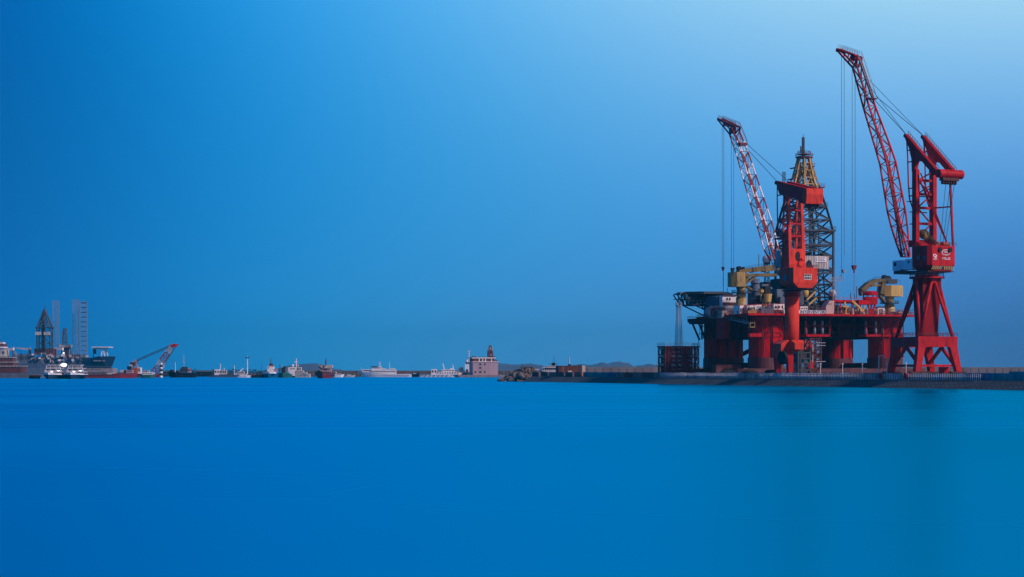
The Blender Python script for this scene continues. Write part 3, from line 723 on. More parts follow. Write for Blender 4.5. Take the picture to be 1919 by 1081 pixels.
# ================================================================== HARBOUR CRANES
def crane_frames(px, D, psi):
    B = Fr(px, D, TH, 2.8); U = Fr(px, D, psi, 2.8)
    return B, U, Matrix.Rotation(R(psi-TH), 4, 'Z')
def bz(U, px, py, a=0.0): return U.q(px, py, a)
def boom(U, X, nodes, n, w, wr, parent, mats, sec):
    # nodes: (px, py, lateral half width, depth half height) along the boom's centre line; split into n bays
    P = [(U.q(x, y), la, dp) for x, y, la, dp in nodes]
    cum = [0]
    for a, b in zip(P, P[1:]): cum.append(cum[-1]+(b[0]-a[0]).length)
    def at(s):
        for i in range(len(P)-1):
            if s <= cum[i+1]+1e-6:
                t = (s-cum[i])/(cum[i+1]-cum[i]); return P[i][0].lerp(P[i+1][0], t), P[i][1]*(1-t)+P[i+1][1]*t, P[i][2]*(1-t)+P[i+1][2]*t, (P[i+1][0]-P[i][0]).normalized()
    rings = []
    for k in range(n+1):
        c, la, dp, d = at(cum[-1]*k/n); nv = Vector((1, 0, 0)).cross(d).normalized()
        rings.append([c+Vector((-la, 0, 0))-nv*dp, c+Vector((la, 0, 0))-nv*dp, c+Vector((la, 0, 0))+nv*dp, c+Vector((-la, 0, 0))+nv*dp])
    out = []
    for i in range(0, n, sec):
        b = MB(X); b.rings(rings[i:i+sec+1], w, 'z', wr); out.append(b.build('boom_section', mats[(i//sec) % len(mats)], parent))
    return rings, at, cum[-1]

# ---------------------------------------------------------------- right crane
B, U, X = crane_frames(1737, 760, 28.5)
cr_r = thing('portal_crane', 'tall crimson portal crane with white emblems on its machine house and splayed tubular legs', 'crane', B)
z = lambda y: B.z(y)
zb0, zb1 = z(650.5), z(631); hb = 8.3; hy = 12.5
P = 'red_crimson'
b = MB()
for y0 in (-hb, hy-2.2): b.box(-hb, hb, y0, y0+2.2, zb0, zb1)
pf = b.build('portal_beam', P, cr_r)
b = MB(); b.box(-hb, -hb+2.0, -hb+2.2, hy-2.2, zb0+.1, zb1-.1); b.box(hb-2.0, hb, -hb+2.2, hy-2.2, zb0+.1, zb1-.1)
b.build('side_beam', P, pf)
b = MB(); b.rail([(-hb, -hb+.3, zb1), (hb, -hb+.3, zb1), (hb, hy-.2, zb1), (-hb, hy-.2, zb1), (-hb, -hb+.3, zb1)], 1.4, 2, .13); b.build('railing', 'boom_red', pf)
for sx_ in (-1, 1):
    for sy_ in (-1, 1):
        b = MB(); a0, a1 = sorted((sx_*hb, sx_*(hb-3.1))); cy_ = hy if sy_ > 0 else hb; c0, c1 = sorted((sy_*cy_, sy_*(cy_-2.4)))
        e0, e1 = sorted((sx_*(hb+1.5), sx_*(hb-.6))); g0, g1 = sorted((sy_*(cy_+.6), sy_*(cy_-1.6)))
        b.frus((e0, e1, g0, g1), 3.2, (a0, a1, c0, c1), zb0)
        lg = b.build('leg', P, cr_r)
        b = MB(); x = sx_*(hb+.3); y = sy_*(cy_-.4)
        b.ext([(x-4.2, .6), (x-3.2, 3.3), (x+3.2, 3.3), (x+4.2, .6)], None, 'y', y-1, y+1)
        b.build('bogie', 'maroon', lg)
        b = MB()
        for dx in (-3.3, -1.2, 1.2, 3.3): b.cyl((x+dx, y-.5, .75), (x+dx, y+.5, .75), .75, n=12)
        b.build('wheel', 'black', lg)
        b = MB(); b.box(x+sx_*4.2-.9, x+sx_*4.2+.9, y-.9, y+.9, .5, 2.6); b.build('buffer', P, lg)
b = MB()
for y in (-hb+1, hy-1):
    b.bar((-hb+.8, y, 5.5), (hb-.8, y, 5.5), .9)
for x in (-hb+.6, hb-.6): b.bar((x, -hb+.8, 5.5), (x, hy-.8, 5.5), .9)
for x in (-hb+.7, hb-.9): b.bar((x, 2, zb0), (x, -hb+1, 6), 1.0); b.bar((x, 2, zb0), (x, hy-1, 6), 1.0)
b.build('tie_beam', 'red_crimson', cr_r)
b = MB(); b.frus((hb-2, hb-.2, -1.4, 1.2), 0.4, (hb-2.2, hb, -2.2, 2.0), 5); b.build('cable_drum_housing', P, cr_r)
zt = z(522)
# tapered central box column
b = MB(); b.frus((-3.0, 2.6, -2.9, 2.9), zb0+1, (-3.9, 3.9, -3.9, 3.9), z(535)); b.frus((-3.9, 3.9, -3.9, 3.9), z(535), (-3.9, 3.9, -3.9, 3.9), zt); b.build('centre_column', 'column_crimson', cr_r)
b = MB(); b.box(-3.5, 3.2, -3.3, 3.3, zb0+3, zb0+3.4); b.rail([(-3, -3.4, zb1), (3, -3.4, zb1)], 1.2); 
for k in range(22): b.bar((2.7+.02*k, -3.3, zb1+k*1.0), (3.5+.02*k, -3.3, zb1+.6+k*1.0), .16)
b.build('ladder', 'boom_red', cr_r)
for (sx_, sy_) in ((-1, -1), (1, -1), (1, 1), (-1, 1)):
    for tx, ty in ((.35*sx_, sy_*4.6), (sx_*4.6, .35*sy_)):
        b = MB(); b.cyl((sx_*(hb-1.4), sy_*((hy if sy_ > 0 else hb)-1.3), zb1-.2), (tx, ty, zt-.3), .64, .58, n=10)
        b.build('strut', P, cr_r, True)
b = MB()
for t in range(4):
    a = t*math.pi/2; b.box(-.9 + 4.4*round(math.cos(a)), .9 + 4.4*round(math.cos(a)), -.9+4.4*round(math.sin(a)), .9+4.4*round(math.sin(a)), zt-2, zt+.3)
b.cyl((0, 0, zt), (0, 0, zt+.7), 6.6, n=24); b.cyl((0, 0, zt+.7), (0, 0, zt+2.4), 4.4, n=20)
b.build('slewing_ring', 'red_crimson', cr_r)
b = MB(); b.rail([(6.3*math.cos(k*.42), 6.3*math.sin(k*.42), zt+.7) for k in range(16)], 1.3, 2, .12); b.build('ring_railing', 'steel_light', cr_r)
# machine house
z0, z1, zc = z(499), z(462.5), z(509)
W = 6.5; yr = -9.1
b = MB(X)
b.ext([(-W+1.3, yr), (W-.8, yr), (W, yr+.8), (W, .6), (-W, .6), (-W, yr+1.3)], None, 'z', z0, z1)
b.add([(-W+1.3, yr, z0), (W-.8, yr, z0), (W, .6, z0), (-W, .6, z0), (-W+2.6, yr+.6, zc), (W-1.8, yr+.6, zc), (W-1.8, .6, zc), (-W+2.6, .6, zc)], [(0, 1, 5, 4), (1, 2, 6, 5), (2, 3, 7, 6), (3, 0, 4, 7), (4, 5, 6, 7)])
hs = b.build('machine_house', P, cr_r)
b = MB(X); b.ext([(yr+1, zc-.4), (12, z(512)), (12, z(506)), (yr+1, zc)], None, 'x', -W+.3, W-.3); b.build('slewing_platform', 'maroon', cr_r)
# hazard band on the sloped apron
b = MB(X); k = 11; zA, zB, ya, yb_ = z0-.25, zc+.45, yr+.06-.14, yr+.5-.14
b.add([(-W+1.7, ya, zA), (W-1.3, ya, zA), (W-2.1, yb_, zB), (-W+2.7, yb_, zB)], [(0, 1, 2, 3)]); hz = b.build('warning_band', 'letter_dark', hs)
b = MB(X)
xm = .1
for i in range(7):
    for s in (-1, 1):
        x = xm+s*(.5+i*.82); 
        if abs(x) > 5.0: continue
        b.add([(x-.2, ya-.05, zA), (x+.2, ya-.05, zA), (x+.2+s*-.62*-1, yb_-.05, zB), (x-.2+s*-.62*-1, yb_-.05, zB)], [(0, 1, 2, 3)])
b.build('stripe', 'hazard', hz)
# emblem, characters and mark on the house
rotU = (R(90), 0, R(28.5-TH))
def onface(x, zz_, dy=.05): return X @ Vector((x, yr-dy, zz_))
b = MB(X); ex, ez = 1.5, z(475); 
n = 28; o1 = [(ex+2.05*math.cos(k*2*math.pi/n), ez+1.12*math.sin(k*2*math.pi/n)) for k in range(n)]; o2 = [(ex+1.8*math.cos(k*2*math.pi/n), ez+.9*math.sin(k*2*math.pi/n)) for k in range(n)]
vs = [(x, yr-.05, q) for x, q in o1+o2]+[(x, yr-.01, q) for x, q in o1+o2]
b.add(vs, [(k, (k+1) % n, n+(k+1) % n, n+k) for k in range(n)]); em = b.build('emblem', 'lettering', hs)
text('CSIC', 1.05, 'emblem_letters', 'lettering', hs, onface(ex, ez+.12), rotU, .95)
b = MB(X); b.box(ex-1.2, ex+1.0, yr-.05, yr-.01, ez-1.0, ez-.76); b.build('emblem_bar', 'lettering', hs)
text('大船集团', 1.05, 'characters', 'lettering', hs, onface(1.55, z(486.6)), rotU, .95)
b = MB(X); mx, mz = -3.7, z(482); 
out_ = [(-1.1, .55), (.1, .75), (.9, .15), (.5, -.75), (.1, -.85), (-.9, -.15)]; inn = [(-.6, .35), (.05, .42), (.35, .1), (.1, -.25), (0, -.25), (-.5, .05)]
b.add([(mx+x, yr-.05, mz+q) for x, q in out_+inn], [(k, (k+1) % 6, 6+(k+1) % 6, 6+k) for k in range(6)]); b.build('shipyard_mark', 'lettering', hs)
text('DSIC', .85, 'mark_letters', 'lettering', hs, onface(-3.7, z(488)), rotU, 1)
b = MB(X)
for px_ in (-1.55, 3.35): b.cyl((px_, yr-.6, z(470)), (px_, yr, z(470)), .85, n=14)
b.build('ventilator', 'black', hs)
b = MB(X)
for y0 in (-3.6, -7.0): b.box(-W-.06, -W, y0, y0+1.6, z(488), z(481))
b.build('window', 'greyblue', hs)
b = MB(X); b.rail([(-W, .4, z1), (-W, yr+1.2, z1), (-W+1.2, yr+.1, z1), (W, yr+.1, z1), (W, 0, z1)], 1.3, 1.6, .12); b.build('roof_railing', 'boom_red', hs)
b = MB(X); b.cyl((1.5, yr+2.2, z1+.6), (3.6, yr+2.2, z1+.6), 1.1, n=12); b.cyl((-1.2, yr+2, z1+.5), (-.2, yr+2, z1+.5), .8, n=10); b.box(-2.4, -1.4, yr+1, yr+2, z1, z1+.6); b.build('rope_winch', 'orange', hs)
# operator cab platform
b = MB(X); b.box(-W+.1, -W+4.2, 8.0, 12.4, z(505.5), z(486.5)); cb = b.build('cab', 'cab_blue', cr_r)
b = MB(X); b.box(-W+.0, -W+4.1, .7, 5.0, z(505.5), z(485.5)); b.box(-W+.4, -W+4, 5.0, 8.0, z(504), z(488)); b.build('cab_annex', 'cab_blue', cb)
b = MB(X); b.box(-W-.0, -W+.1, 10.2, 11.6, z(497), z(490)); b.box(-W-.12, -W-.02, 2.4, 3.2, z(493), z(489)); b.box(-W+.6, -W+3.6, 12.4, 12.5, z(497), z(489)); b.build('cab_window', 'glass', cb)
# tower: two rear and two front posts with ties
b = MB(X)
for x in (-4.2, 4.2):
    b.box(x-.85, x+.85, .2, 2.6, z1-6, z(318))
tw = b.build('tower_post', P, cr_r)
b = MB(X)
for y in (338, 364, 389.5, 419): b.box(-3.3, 3.3, .7, 2.1, z(y)-.4, z(y)+.5)
yl = (338, 364, 389.5, 419, 445)
for i, (a, c) in enumerate(zip(yl, yl[1:])):
    p, q = (-3.4, 1.4, z(a)), (3.4, 1.4, z(c)); 
    if i % 2: p, q = (3.4, 1.4, z(a)), (-3.4, 1.4, z(c))
    b.bar(p, q, .45)
b.bar((-3.4, 1.4, z(338)), (3.4, 1.4, z(322)), .45); b.bar((3.4, 1.6, z(345)), (-3.4, 1.6, z(364)), .4)
b.bar((-3.6, -.6, z(325)), (3.8, -7.8, z1), .5)
b.build('tower_tie', P, tw)
b = MB(X); b.box(-5.2, 2.4, .0, 4.4, z1, z(450)); b.frus((-4.8, 4.6, -2.5, 4.2), z1, (-4.8, 4.6, 0, 4.2), z(452)); b.build('hoist_room', P, cr_r)
b = MB(X); b.ball((-1.2, .6, z(438)), 2.2, 10, .8); b.cyl((-2.4, -.4, z(442)), (1.6, -.4, z(448)), 1.3, n=10); b.cyl((.2, -1.4, z(446)), (3.8, -1.4, z(456)), .8, n=8); b.build('hoist_machinery', 'olive', cr_r)
# rocker beams with counterweight
for x in (-4.2, 4.2):
    prof = [(7.4, z(250)), (6.6, z(249)), (-11.3, z(325)), (-11.3, z(334)), (-9.4, z(333)), (-3.2, z(306)), (-1.6, z(303)), (.1, z(303)), (.9, z(312)), (.9, z(322)), (2.9, z(322)), (3.1, z(298)), (4.6, z(276)), (6.9, z(257))]
    b = MB(X); b.ext(prof, None, 'x', x-.75, x+.75); rk = b.build('rocker_beam', P, cr_r)
    b = MB(X); b.rail([(x+.6, 6.6, z(249)), (x+.6, -11.3, z(325))], 1.3, 1.6, .1); b.cyl((x-.9, 6.9, z(252)), (x+.9, 6.9, z(252)), .75, n=10); b.build('beam_railing', 'boom_red', rk)
b = MB(X); b.cyl((-4.9, -12.2, z(331)), (5.6, -12.2, z(331)), 1.65, n=14, rot=.2); b.cyl((5.0, -12.2, z(331)), (6.4, -12.2, z(331)), 1.75, n=14)
cw = b.build('counterweight', P, cr_r)
b = MB(X); b.box(-3.5, 4.2, -13.4, -11.2, z(344), z(338.5)); 
for i in range(6): b.cyl((-3+i*1.2, -12.2, z(347)), (-2.5+i*1.2, -12.2, z(347)), .8, n=8)
b.build('sheave_frame', 'maroon', cw)
b = MB(X)
for x in (-1.2, 1.0, 3.0): b.bar((x, -12.2, z(346)), (x*.6+.5, -7.8, z1+.8), .13)
b.build('counterweight_rope', 'cable', cw)
b = MB(X)
for x in (4.6,): b.bar((x, -8, z(347)), (x+1.2, yr+1, z1), .7)
b.bar((-2.6, 1, z(338)), (4.2, -7.4, z1), .6); b.bar((3.2, .8, z(389)), (5.2, -8.2, z(389)), .5)
b.build('rear_stay', P, tw)
b = MB(X)
for x in (-4.2, 4.2):
    b.path([(x, 6.9, z(253)), (x, 6.2, z(285)), (x, 5.7, z(345)), (x, 5.0, z(372)), (x, 3.0, z(392))], .55)
    for y in (280, 302, 352, 366): b.bar((x, 6.0 if y < 340 else 5.5, z(y)), (x, 2.4, z(y)), .4)
b.build('front_tie', P, tw)
b = MB(X)
for y in (366, 396): b.bar((-4.2, 5, z(y)), (4.2, 5, z(y)), .35)
b.box(-5, -3, 2.6, 6, z(377), z(376)); b.box(-4.8, 4.6, 2.6, 4.4, z(420), z(418.5)); b.build('service_platform', 'maroon', tw)
# boom
rg, at, LT = boom(U, X, [(1697, 481, 1.9, .3), (1687, 432, 2.4, 1.7), (1680, 395, 2.6, 2.2), (1663.5, 303, 2.3, 2.0), (1629, 200, 1.6, 1.6), (1606, 124, 1.2, 1.25)], 13, .55, .27, cr_r, (P,), 3)
b = MB(X); t0, t1 = rg[-1], U.q(1573, 95)
for x in (-1.0, 1.0):
    b.bar(rg[-1][0]*1, t1+Vector((x, 0, 0)), .6) if x < 0 else b.bar(rg[-1][1], t1+Vector((x, 0, 0)), .6)
    k = U.q(1611, 107)+Vector((x, 0, 0)); b.bar(rg[-1][3 if x < 0 else 2], k, .65); b.bar(k, t1+Vector((x, 0, .6)), .6); b.bar(k, rg[-1][0 if x < 0 else 1], .4)
    for t in (.3, .6): b.bar(k.lerp(t1+Vector((x, 0, .6)), t), Vector(rg[-1][0 if x < 0 else 1]).lerp(t1+Vector((x, 0, 0)), t), .35)
b.cyl(t1+Vector((-1.3, 0, .2)), t1+Vector((1.3, 0, .2)), .8, n=10); kk = U.q(1602, 108); b.cyl(kk+Vector((-1.2, 0, 0)), kk+Vector((1.2, 0, 0)), 1.3, n=12)
b.build('boom_head', P, cr_r)
b = MB(X)
for x in (-1.1, 1.1):
    b.rail([U.q(1575, 94)+Vector((x, 0, .5)), U.q(1611, 106)+Vector((x, 0, .4)), U.q(1637, 182)+Vector((x, 0, .3))], 1.6, 1.5, .09)
b.build('boom_walkway', 'steel_light', cr_r)
b = MB(X); b.path([U.q(1611, 110), U.q(1636, 184), U.q(1637, 186)], 1.3, 4); c0 = U.q(1633, 184); b.box(-1.9, 1.9, c0.y-1.5, c0.y+1.5, c0.z-.4, c0.z); b.build('boom_gangway', 'brick', cr_r)
b = MB(X)
for i in range(len(rg)-5): b.bar((rg[i][0]+rg[i][2])/2, (rg[i+1][0]+rg[i+1][2])/2, .5)
b.build('boom_ladder', 'brick', cr_r)
b = MB(X)
for dx in (-4.2, 4.2):
    b.bar(U.q(1637, 180)+Vector((dx*.3, 0, 0)), Vector((dx, 6.9, z(250))), .17); b.bar(U.q(1625, 150)+Vector((dx*.3, 0, 0)), Vector((dx, 6.9, z(250))), .13)
b.build('luffing_rope', 'cable', cr_r)
b = MB(X)
for px_, y0, y1 in ((1577, 98, 520), (1582, 98, 478), (1597, 122, 496), (1602.5, 126, 496)):
    p = U.q(px_, y0); b.bar(p, (p.x, p.y, U.q(px_, y1).z), .12)
b.build('hoist_rope', 'cable', cr_r)
b = MB(X); p = U.q(1600.5, 497); b.frus((p.x-.5, p.x+.5, p.y-.5, p.y+.5), p.z-1.8, (p.x-.9, p.x+.9, p.y-.7, p.y+.7), p.z); b.cyl((p.x, p.y, p.z-1.8), (p.x, p.y, p.z-3), .3, n=6); b.bar((p.x, p.y, p.z-3), (p.x, p.y, p.z-12), .12)
hk = b.build('hook_block', 'boom_red', cr_r)
b = MB(X); p = U.q(1581, 505); b.frus((p.x-.4, p.x+.4, p.y-.4, p.y+.4), p.z-1.4, (p.x-.7, p.x+.7, p.y-.6, p.y+.6), p.z); b.bar((p.x, p.y, p.z), (p.x, p.y, p.z+5.4), .12); b.bar((p.x, p.y, p.z-1.4), (p.x, p.y, p.z-7), .12); b.build('hook_block', 'steel_light', cr_r)

# ---------------------------------------------------------------- left crane
B, U, X = crane_frames(1484, 876, 22)
cr_l = thing('portal_crane', 'orange red portal crane on one round column with red and white striped boom', 'crane', B)
z = lambda y: B.z(y); P = 'red_orange'
b = MB(); b.cyl((0, 0, z(662)), (0, 0, z(546)), 3.15, n=28); col = b.build('column', P, cr_l, True)
b = MB(); b.cyl((0, 0, z(556)), (0, 0, z(543)), 3.35, n=28); b.cyl((0, 0, z(555)), (0, 0, z(553.5)), 4.0, n=28); b.build('collar', 'red_crimson', col)
b = MB(); b.rail([(3.8*math.cos(k*.42), 3.8*math.sin(k*.42), z(553.5)) for k in range(16)], 1.2, 1.6, .1); b.build('collar_railing', 'boom_red', col)
# portal head: chamfered cross arms
zh0, zh1 = z(668), z(637.5)
b = MB(); 
b.ext([(-7.2, zh0), (-7.2, z(644)), (-4.4, zh1), (0, zh1), (0, z(663)), (-4, z(663))], None, 'y', -4.2, 4.2)
b.ext([(.3, z(655)), (.3, zh1), (6.2, zh1), (8.6, z(642.5)), (8.6, z(645)), (5.9, z(645)), (5.9, z(655))], None, 'y', -3.6, 3.6)
b.ext([(-9.5, z(644)), (-9.5, z(655)), (9.5, z(655)), (9.5, z(644)), (6, zh1), (-6, zh1)], None, 'x', -3.2, 3.2)
pt = b.build('portal_head', P, cr_l)
b = MB(); 
for k in range(4): b.box(.5, 6.4, -3.9, -3.62, z(652-k*2.4), z(651-k*2.4))
b.build('rung', 'maroon', pt)
for (x, y) in ((-3.6, -5.6), (6.6, -5.6), (-3.6, 6.6), (6.6, 6.6)):
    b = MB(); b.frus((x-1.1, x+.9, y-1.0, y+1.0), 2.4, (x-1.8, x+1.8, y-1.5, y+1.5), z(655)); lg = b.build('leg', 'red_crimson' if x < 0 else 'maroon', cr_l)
    b = MB(); b.ext([(x-3.2, .5), (x-2.4, 2.6), (x+2.4, 2.6), (x+3.2, .5)], None, 'y', y-.9, y+.9); b.build('bogie', 'maroon', lg)
    b = MB(); 
    for dx in (-2, 0, 2): b.cyl((x+dx, y-.5, .6), (x+dx, y+.5, .6), .6, n=10)
    b.build('wheel', 'black', lg)
c = B.p(1464.5, 670.5, -6.4); b = MB(); 
n = 24
b.cyl((c.x-.0, c.y-.3, c.z), (c.x+1.1, c.y-.0, c.z), 2.9, n=n); b.build('cable_reel', 'black', cr_l)
# house
z0, z1, zc = z(531), z(503.5), z(541); W = 5.9; yr = -11.6
b = MB(X); b.ext([(-W+.0, yr), (W, yr), (W, .4), (-W, .4)], None, 'z', z0, z1)
b.add([(-W, yr, z0), (W, yr, z0), (W, .4, z0), (-W, .4, z0), (-W+2.7, yr+.5, zc), (W-2.3, yr+.5, zc), (W-2.3, -1, zc), (-W+2.7, -1, zc)], [(0, 1, 5, 4), (1, 2, 6, 5), (2, 3, 7, 6), (3, 0, 4, 7), (4, 5, 6, 7)])
hs = b.build('machine_house', P, cr_l)
b = MB(X); b.ext([(yr+.7, zc-.3), (yr+2, zc-1.0), (8, z(540)), (10.5, z(534)), (10.5, z(522)), (.5, z(522)), (.5, zc)], None, 'x', -W+1.0, W-1.0); b.build('slewing_platform', 'maroon', cr_l)
b = MB(X); b.cyl((0, 0, z(546)), (0, 0, zc-.5), 4.2, n=20); b.build('slewing_ring', 'black', cr_l)
wx, wz0, wz1 = 1.15, z(526), z(515.5)
b = MB(X); b.box(wx-1.75, wx+1.75, yr-.08, yr-.01, wz0, wz1); wf = b.build('window', 'white', hs)
b = MB(X)
for i in range(4):
    for j in range(2):
        b.box(wx-1.6+i*.82, wx-.95+i*.82, yr-.12, yr-.085, wz0+.25+j*1.2, wz0+1.15+j*1.2)
b.build('pane', 'glass', wf)
b = MB(X); b.box(-W-.08, -W-.01, -6.0, -2.6, z(527), z(517)); b.build('window', 'greyblue', hs)
b = MB(X); b.rail([(-W, .2, z1), (-W, yr, z1), (W, yr, z1), (W, 0, z1)], 1.1, 1.6, .1); b.build('roof_railing', 'boom_red', hs)
# tower
b = MB(X); zt = z(366)
posts = []
for x in (-1, 1):
    for (y0, y1) in ((-4.2, -2.4), (2.2, 1.2)):
        q_ = 1 if y0 < 0 else .5
        b.frus((x*3.4-.75*q_, x*3.4+.75*q_, y0-.8*q_, y0+.8*q_), z1, (x*3.2-.65*q_, x*3.2+.65*q_, y1-.6*q_, y1+.6*q_), zt)
tw = b.build('tower_post', P, cr_l)
b = MB(X)
for y in (370, 395, 420, 443):
    zz_ = z(y); t = (zz_-z1)/(zt-z1); ya = -4.2+1.8*t; yb2 = 2.2-t
    b.box(-2.8, 2.8, ya-.5, ya+.4, zz_-.38, zz_+.38); b.bar((-3, yb2, zz_), (3, yb2, zz_), .35)
    for x in (-3.2, 3.2): b.bar((x, ya, zz_), (x, yb2, zz_), .5)
yl = (370, 395, 420, 443, 468)
for a, c in zip(yl, yl[1:]):
    for x in (-3.2, 3.2): b.bar((x, -3, z(a)), (x, 1.8, z(c)), .35)
    b.bar((-2.4, 1.6, z(a)), (2.4, 1.8, z(c)), .3)
b.build('tower_tie', 'red_crimson', tw)
b = MB(X); b.frus((-3.4, 3.3, -4.9, 2.4), z1, (-2.6, 2.6, -4.6, 2.4), z(467)); hr = b.build('hoist_room', P, cr_l)
b = MB(X); b.frus((-3.5, -2.7, -4.0, 3), z1, (-3.2, -2.6, -2.0, 1.4), z(436)); b.build('side_plate', P, cr_l)
c = Vector((.2, -5.0, z(481))); b = MB(X); 
b.add([c+Vector((1.05*math.cos(k*.3142), -.0, 2.1*math.sin(k*.3142))) for k in range(20)]+[c+Vector((1.05*math.cos(k*.3142), .6, 2.1*math.sin(k*.3142))) for k in range(20)], [tuple(range(20)), tuple(range(20, 40))]+[(k, (k+1) % 20, 20+(k+1) % 20, 20+k) for k in range(20)]); b.build('access_hole', 'black', hr)
b = MB(X); b.cyl((1.8, -5.8, z(494)), (1.8, -4.6, z(494)), 1.6, n=12); b.cyl((1.4, -5.6, z(487)), (2.6, -5.6, z(487)), .7, n=8); b.build('rope_winch', P, hr)
# rocker beams and counterweight
for x in (-3.0, 3.0):
    b = MB(X); b.ext([(8.0, z(338)), (7.2, z(336.5)), (-17.6, z(359)), (-17.6, z(388)), (-14.5, z(386)), (-9, z(375)), (1, z(367)), (4.5, z(362)), (6.4, z(348))], None, 'x', x-.8, x+.8)
    rk = b.build('rocker_beam', 'red_crimson', cr_l)
    b = MB(X); b.cyl((x-1, 7.5, z(340)), (x+1, 7.5, z(340)), .8, n=10); b.build('sheave', 'maroon', rk)
b = MB(X); b.ext([(-17.4, z(359)), (-19.4, z(360)), (-19.6, z(371)), (-18.9, z(388)), (-16.2, z(388)), (-15.2, z(372))], None, 'x', -4.0, 4.2); cw = b.build('counterweight', P, cr_l)
b = MB(X)
for i in range(7): b.cyl((-3+i*.95, -17, z(390.5)), (-2.5+i*.95, -17, z(390.5)), .8, n=8)
b.build('sheave', 'maroon', cw)
b = MB(X); b.box(-2.4, 2.4, -3, 2, z(366), z(362)); b.build('tower_head', P, tw)
b = MB(X); b.rings([[Vector((x, 3.4, zz_)) for x in (-2.3, -1.3)]+[Vector((x, 4.2, zz_)) for x in (-1.3, -2.3)] for zz_ in [z(340)+k*1.1 for k in range(5)]], .18, None, .14); b.build('ladder', 'cable', tw)
b = MB(X)
for x in (-3.0, 3.0):
    b.path([(x, 7.5, z(342)), (x, 7.6, z(365)), (x, 7.4, z(410)), (x, 6.4, z(436)), (x, 2.6, z(450))], .55)
    for y in (364, 440): b.bar((x, 7.5, z(y)), (x, 1.6, z(y)), .45)
b.build('front_tie', 'boom_red', tw)
b = MB(X); b.path([(-3.2, 6.4, z(436)), (-3.2, 1.4, z(398))], .5); b.path([(3.2, 6.4, z(436)), (3.2, 1.4, z(398))], .5); b.box(-3.6, 3.4, 2.4, 9.6, z(447), z(444)); b.rail([(-3.6, 2.4, z(444)), (-3.6, 9.6, z(444)), (3.4, 9.6, z(444))], 1.2, 1.8, .12); b.build('service_platform', 'boom_red', tw)
b = MB(X); b.cyl((-2, 8.5, z(478)), (2, 8.5, z(478)), 2.6, n=12); b.box(-1.8, 1.8, 6, 11, z(500), z(486)); b.build('boom_winch', 'steel_light', cr_l)
for sgn in (-1, 1):
    b = MB(X); 
    for dx in (0, 1.0): b.bar((sgn*2.2+dx, 6.2, z(470)), (sgn*2.2+dx, 5.6, z(521)), .35)
    for k in range(10): b.bar((sgn*2.2, 6.1, z(472+k*5)), (sgn*2.2+1, 6.0, z(472+k*5)), .2)
    b.bar((sgn*2.2, 12, z(490)), (sgn*2.2, 6, z(520)), .4); b.bar((sgn*2.2, 14, z(488)), (sgn*2.2, 9, z(512)), .3)
    b.build('ladder', 'steel_light', cr_l)
rg, at, LT = boom(U, X, [(1452, 487, 2.2, .5), (1446, 468, 2.4, 2.0), (1436, 430, 2.5, 2.4), (1409, 345, 2.2, 2.2), (1392, 290, 1.9, 2.0), (1377, 250, 1.7, 1.8)], 11, .46, .22, cr_l, ('boom_red', 'white'), 1)
b = MB(X); t1 = U.q(1349, 224); k0 = U.q(1383, 238)
for x, i, j in ((-1.2, 0, 3), (1.2, 1, 2)):
    v = Vector((x, 0, 0)); b.bar(rg[-1][i], U.q(1372, 252)+v, .6); b.bar(U.q(1372, 252)+v, t1+v, .5); b.bar(rg[-1][j], k0+v, .6); b.bar(k0+v, t1+v+Vector((0, 0, .5)), .65); b.bar(k0+v, U.q(1372, 252)+v, .5)
    m1 = U.q(1360, 236)+v; b.bar(m1, (k0+t1)/2+v, .4); b.bar(m1, k0+v, .35)
    b.bar(U.q(1354, 225)+v, U.q(1379, 237)+v, .9)
kk = U.q(1373, 244); b.cyl(kk+Vector((-1.2, 0, 0)), kk+Vector((1.2, 0, 0)), 1.5, n=12); kk = U.q(1361, 231); b.cyl(kk+Vector((-1.2, 0, 0)), kk+Vector((1.2, 0, 0)), 1.0, n=12)
b.build('boom_head', 'boom_red', cr_l)
b = MB(X)
for x in (-1.2, 1.2): b.rail([U.q(1350, 224)+Vector((x, 0, .5)), U.q(1382, 236)+Vector((x, 0, .4)), U.q(1396, 270)+Vector((x, 0, .3))], 1.4, 1.3, .11)
c0 = U.q(1391, 270); b.box(-2, 2, c0.y-1.5, c0.y+2, c0.z-.5, c0.z+.6)
b.build('boom_walkway', 'boom_red', cr_l)
b = MB(X)
for i in range(len(rg)-3): b.bar((rg[i][0]+rg[i][2])/2, (rg[i+1][0]+rg[i+1][2])/2, .7)
b.build('boom_ladder', 'boom_red', cr_l)
b = MB(X)
for dx in (-3.0, 3.0):
    b.bar(U.q(1396, 270)+Vector((dx*.4, 0, 0)), Vector((dx, 7.5, z(338))), .17)
b.build('luffing_rope', 'cable', cr_l)
b = MB(X)
for px_, y0, y1 in ((1353.5, 228, 500), (1356.5, 228, 500), (1370.5, 254, 502), (1375, 256, 502)):
    p = U.q(px_, y0); b.bar(p, (p.x, p.y, U.q(px_, y1).z), .13)
b.build('hoist_rope', 'cable', cr_l)
b = MB(X); p = U.q(1355, 500); b.frus((p.x-.3, p.x+.3, p.y-.3, p.y+.3), p.z-1.8, (p.x-.7, p.x+.7, p.y-.5, p.y+.5), p.z); b.bar((p.x, p.y, p.z-1.8), (p.x, p.y, p.z-9), .14); b.build('hook_block', 'black', cr_l)
p = U.q(1372.8, 502); b = MB(X); b.frus((p.x-.5, p.x+.5, p.y-.4, p.y+.4), p.z-2.2, (p.x-.9, p.x+.9, p.y-.6, p.y+.6), p.z); b.cyl((p.x, p.y, p.z-2.2), (p.x, p.y, p.z-3.4), .3, n=6); b.build('hook_block', 'black', cr_l)

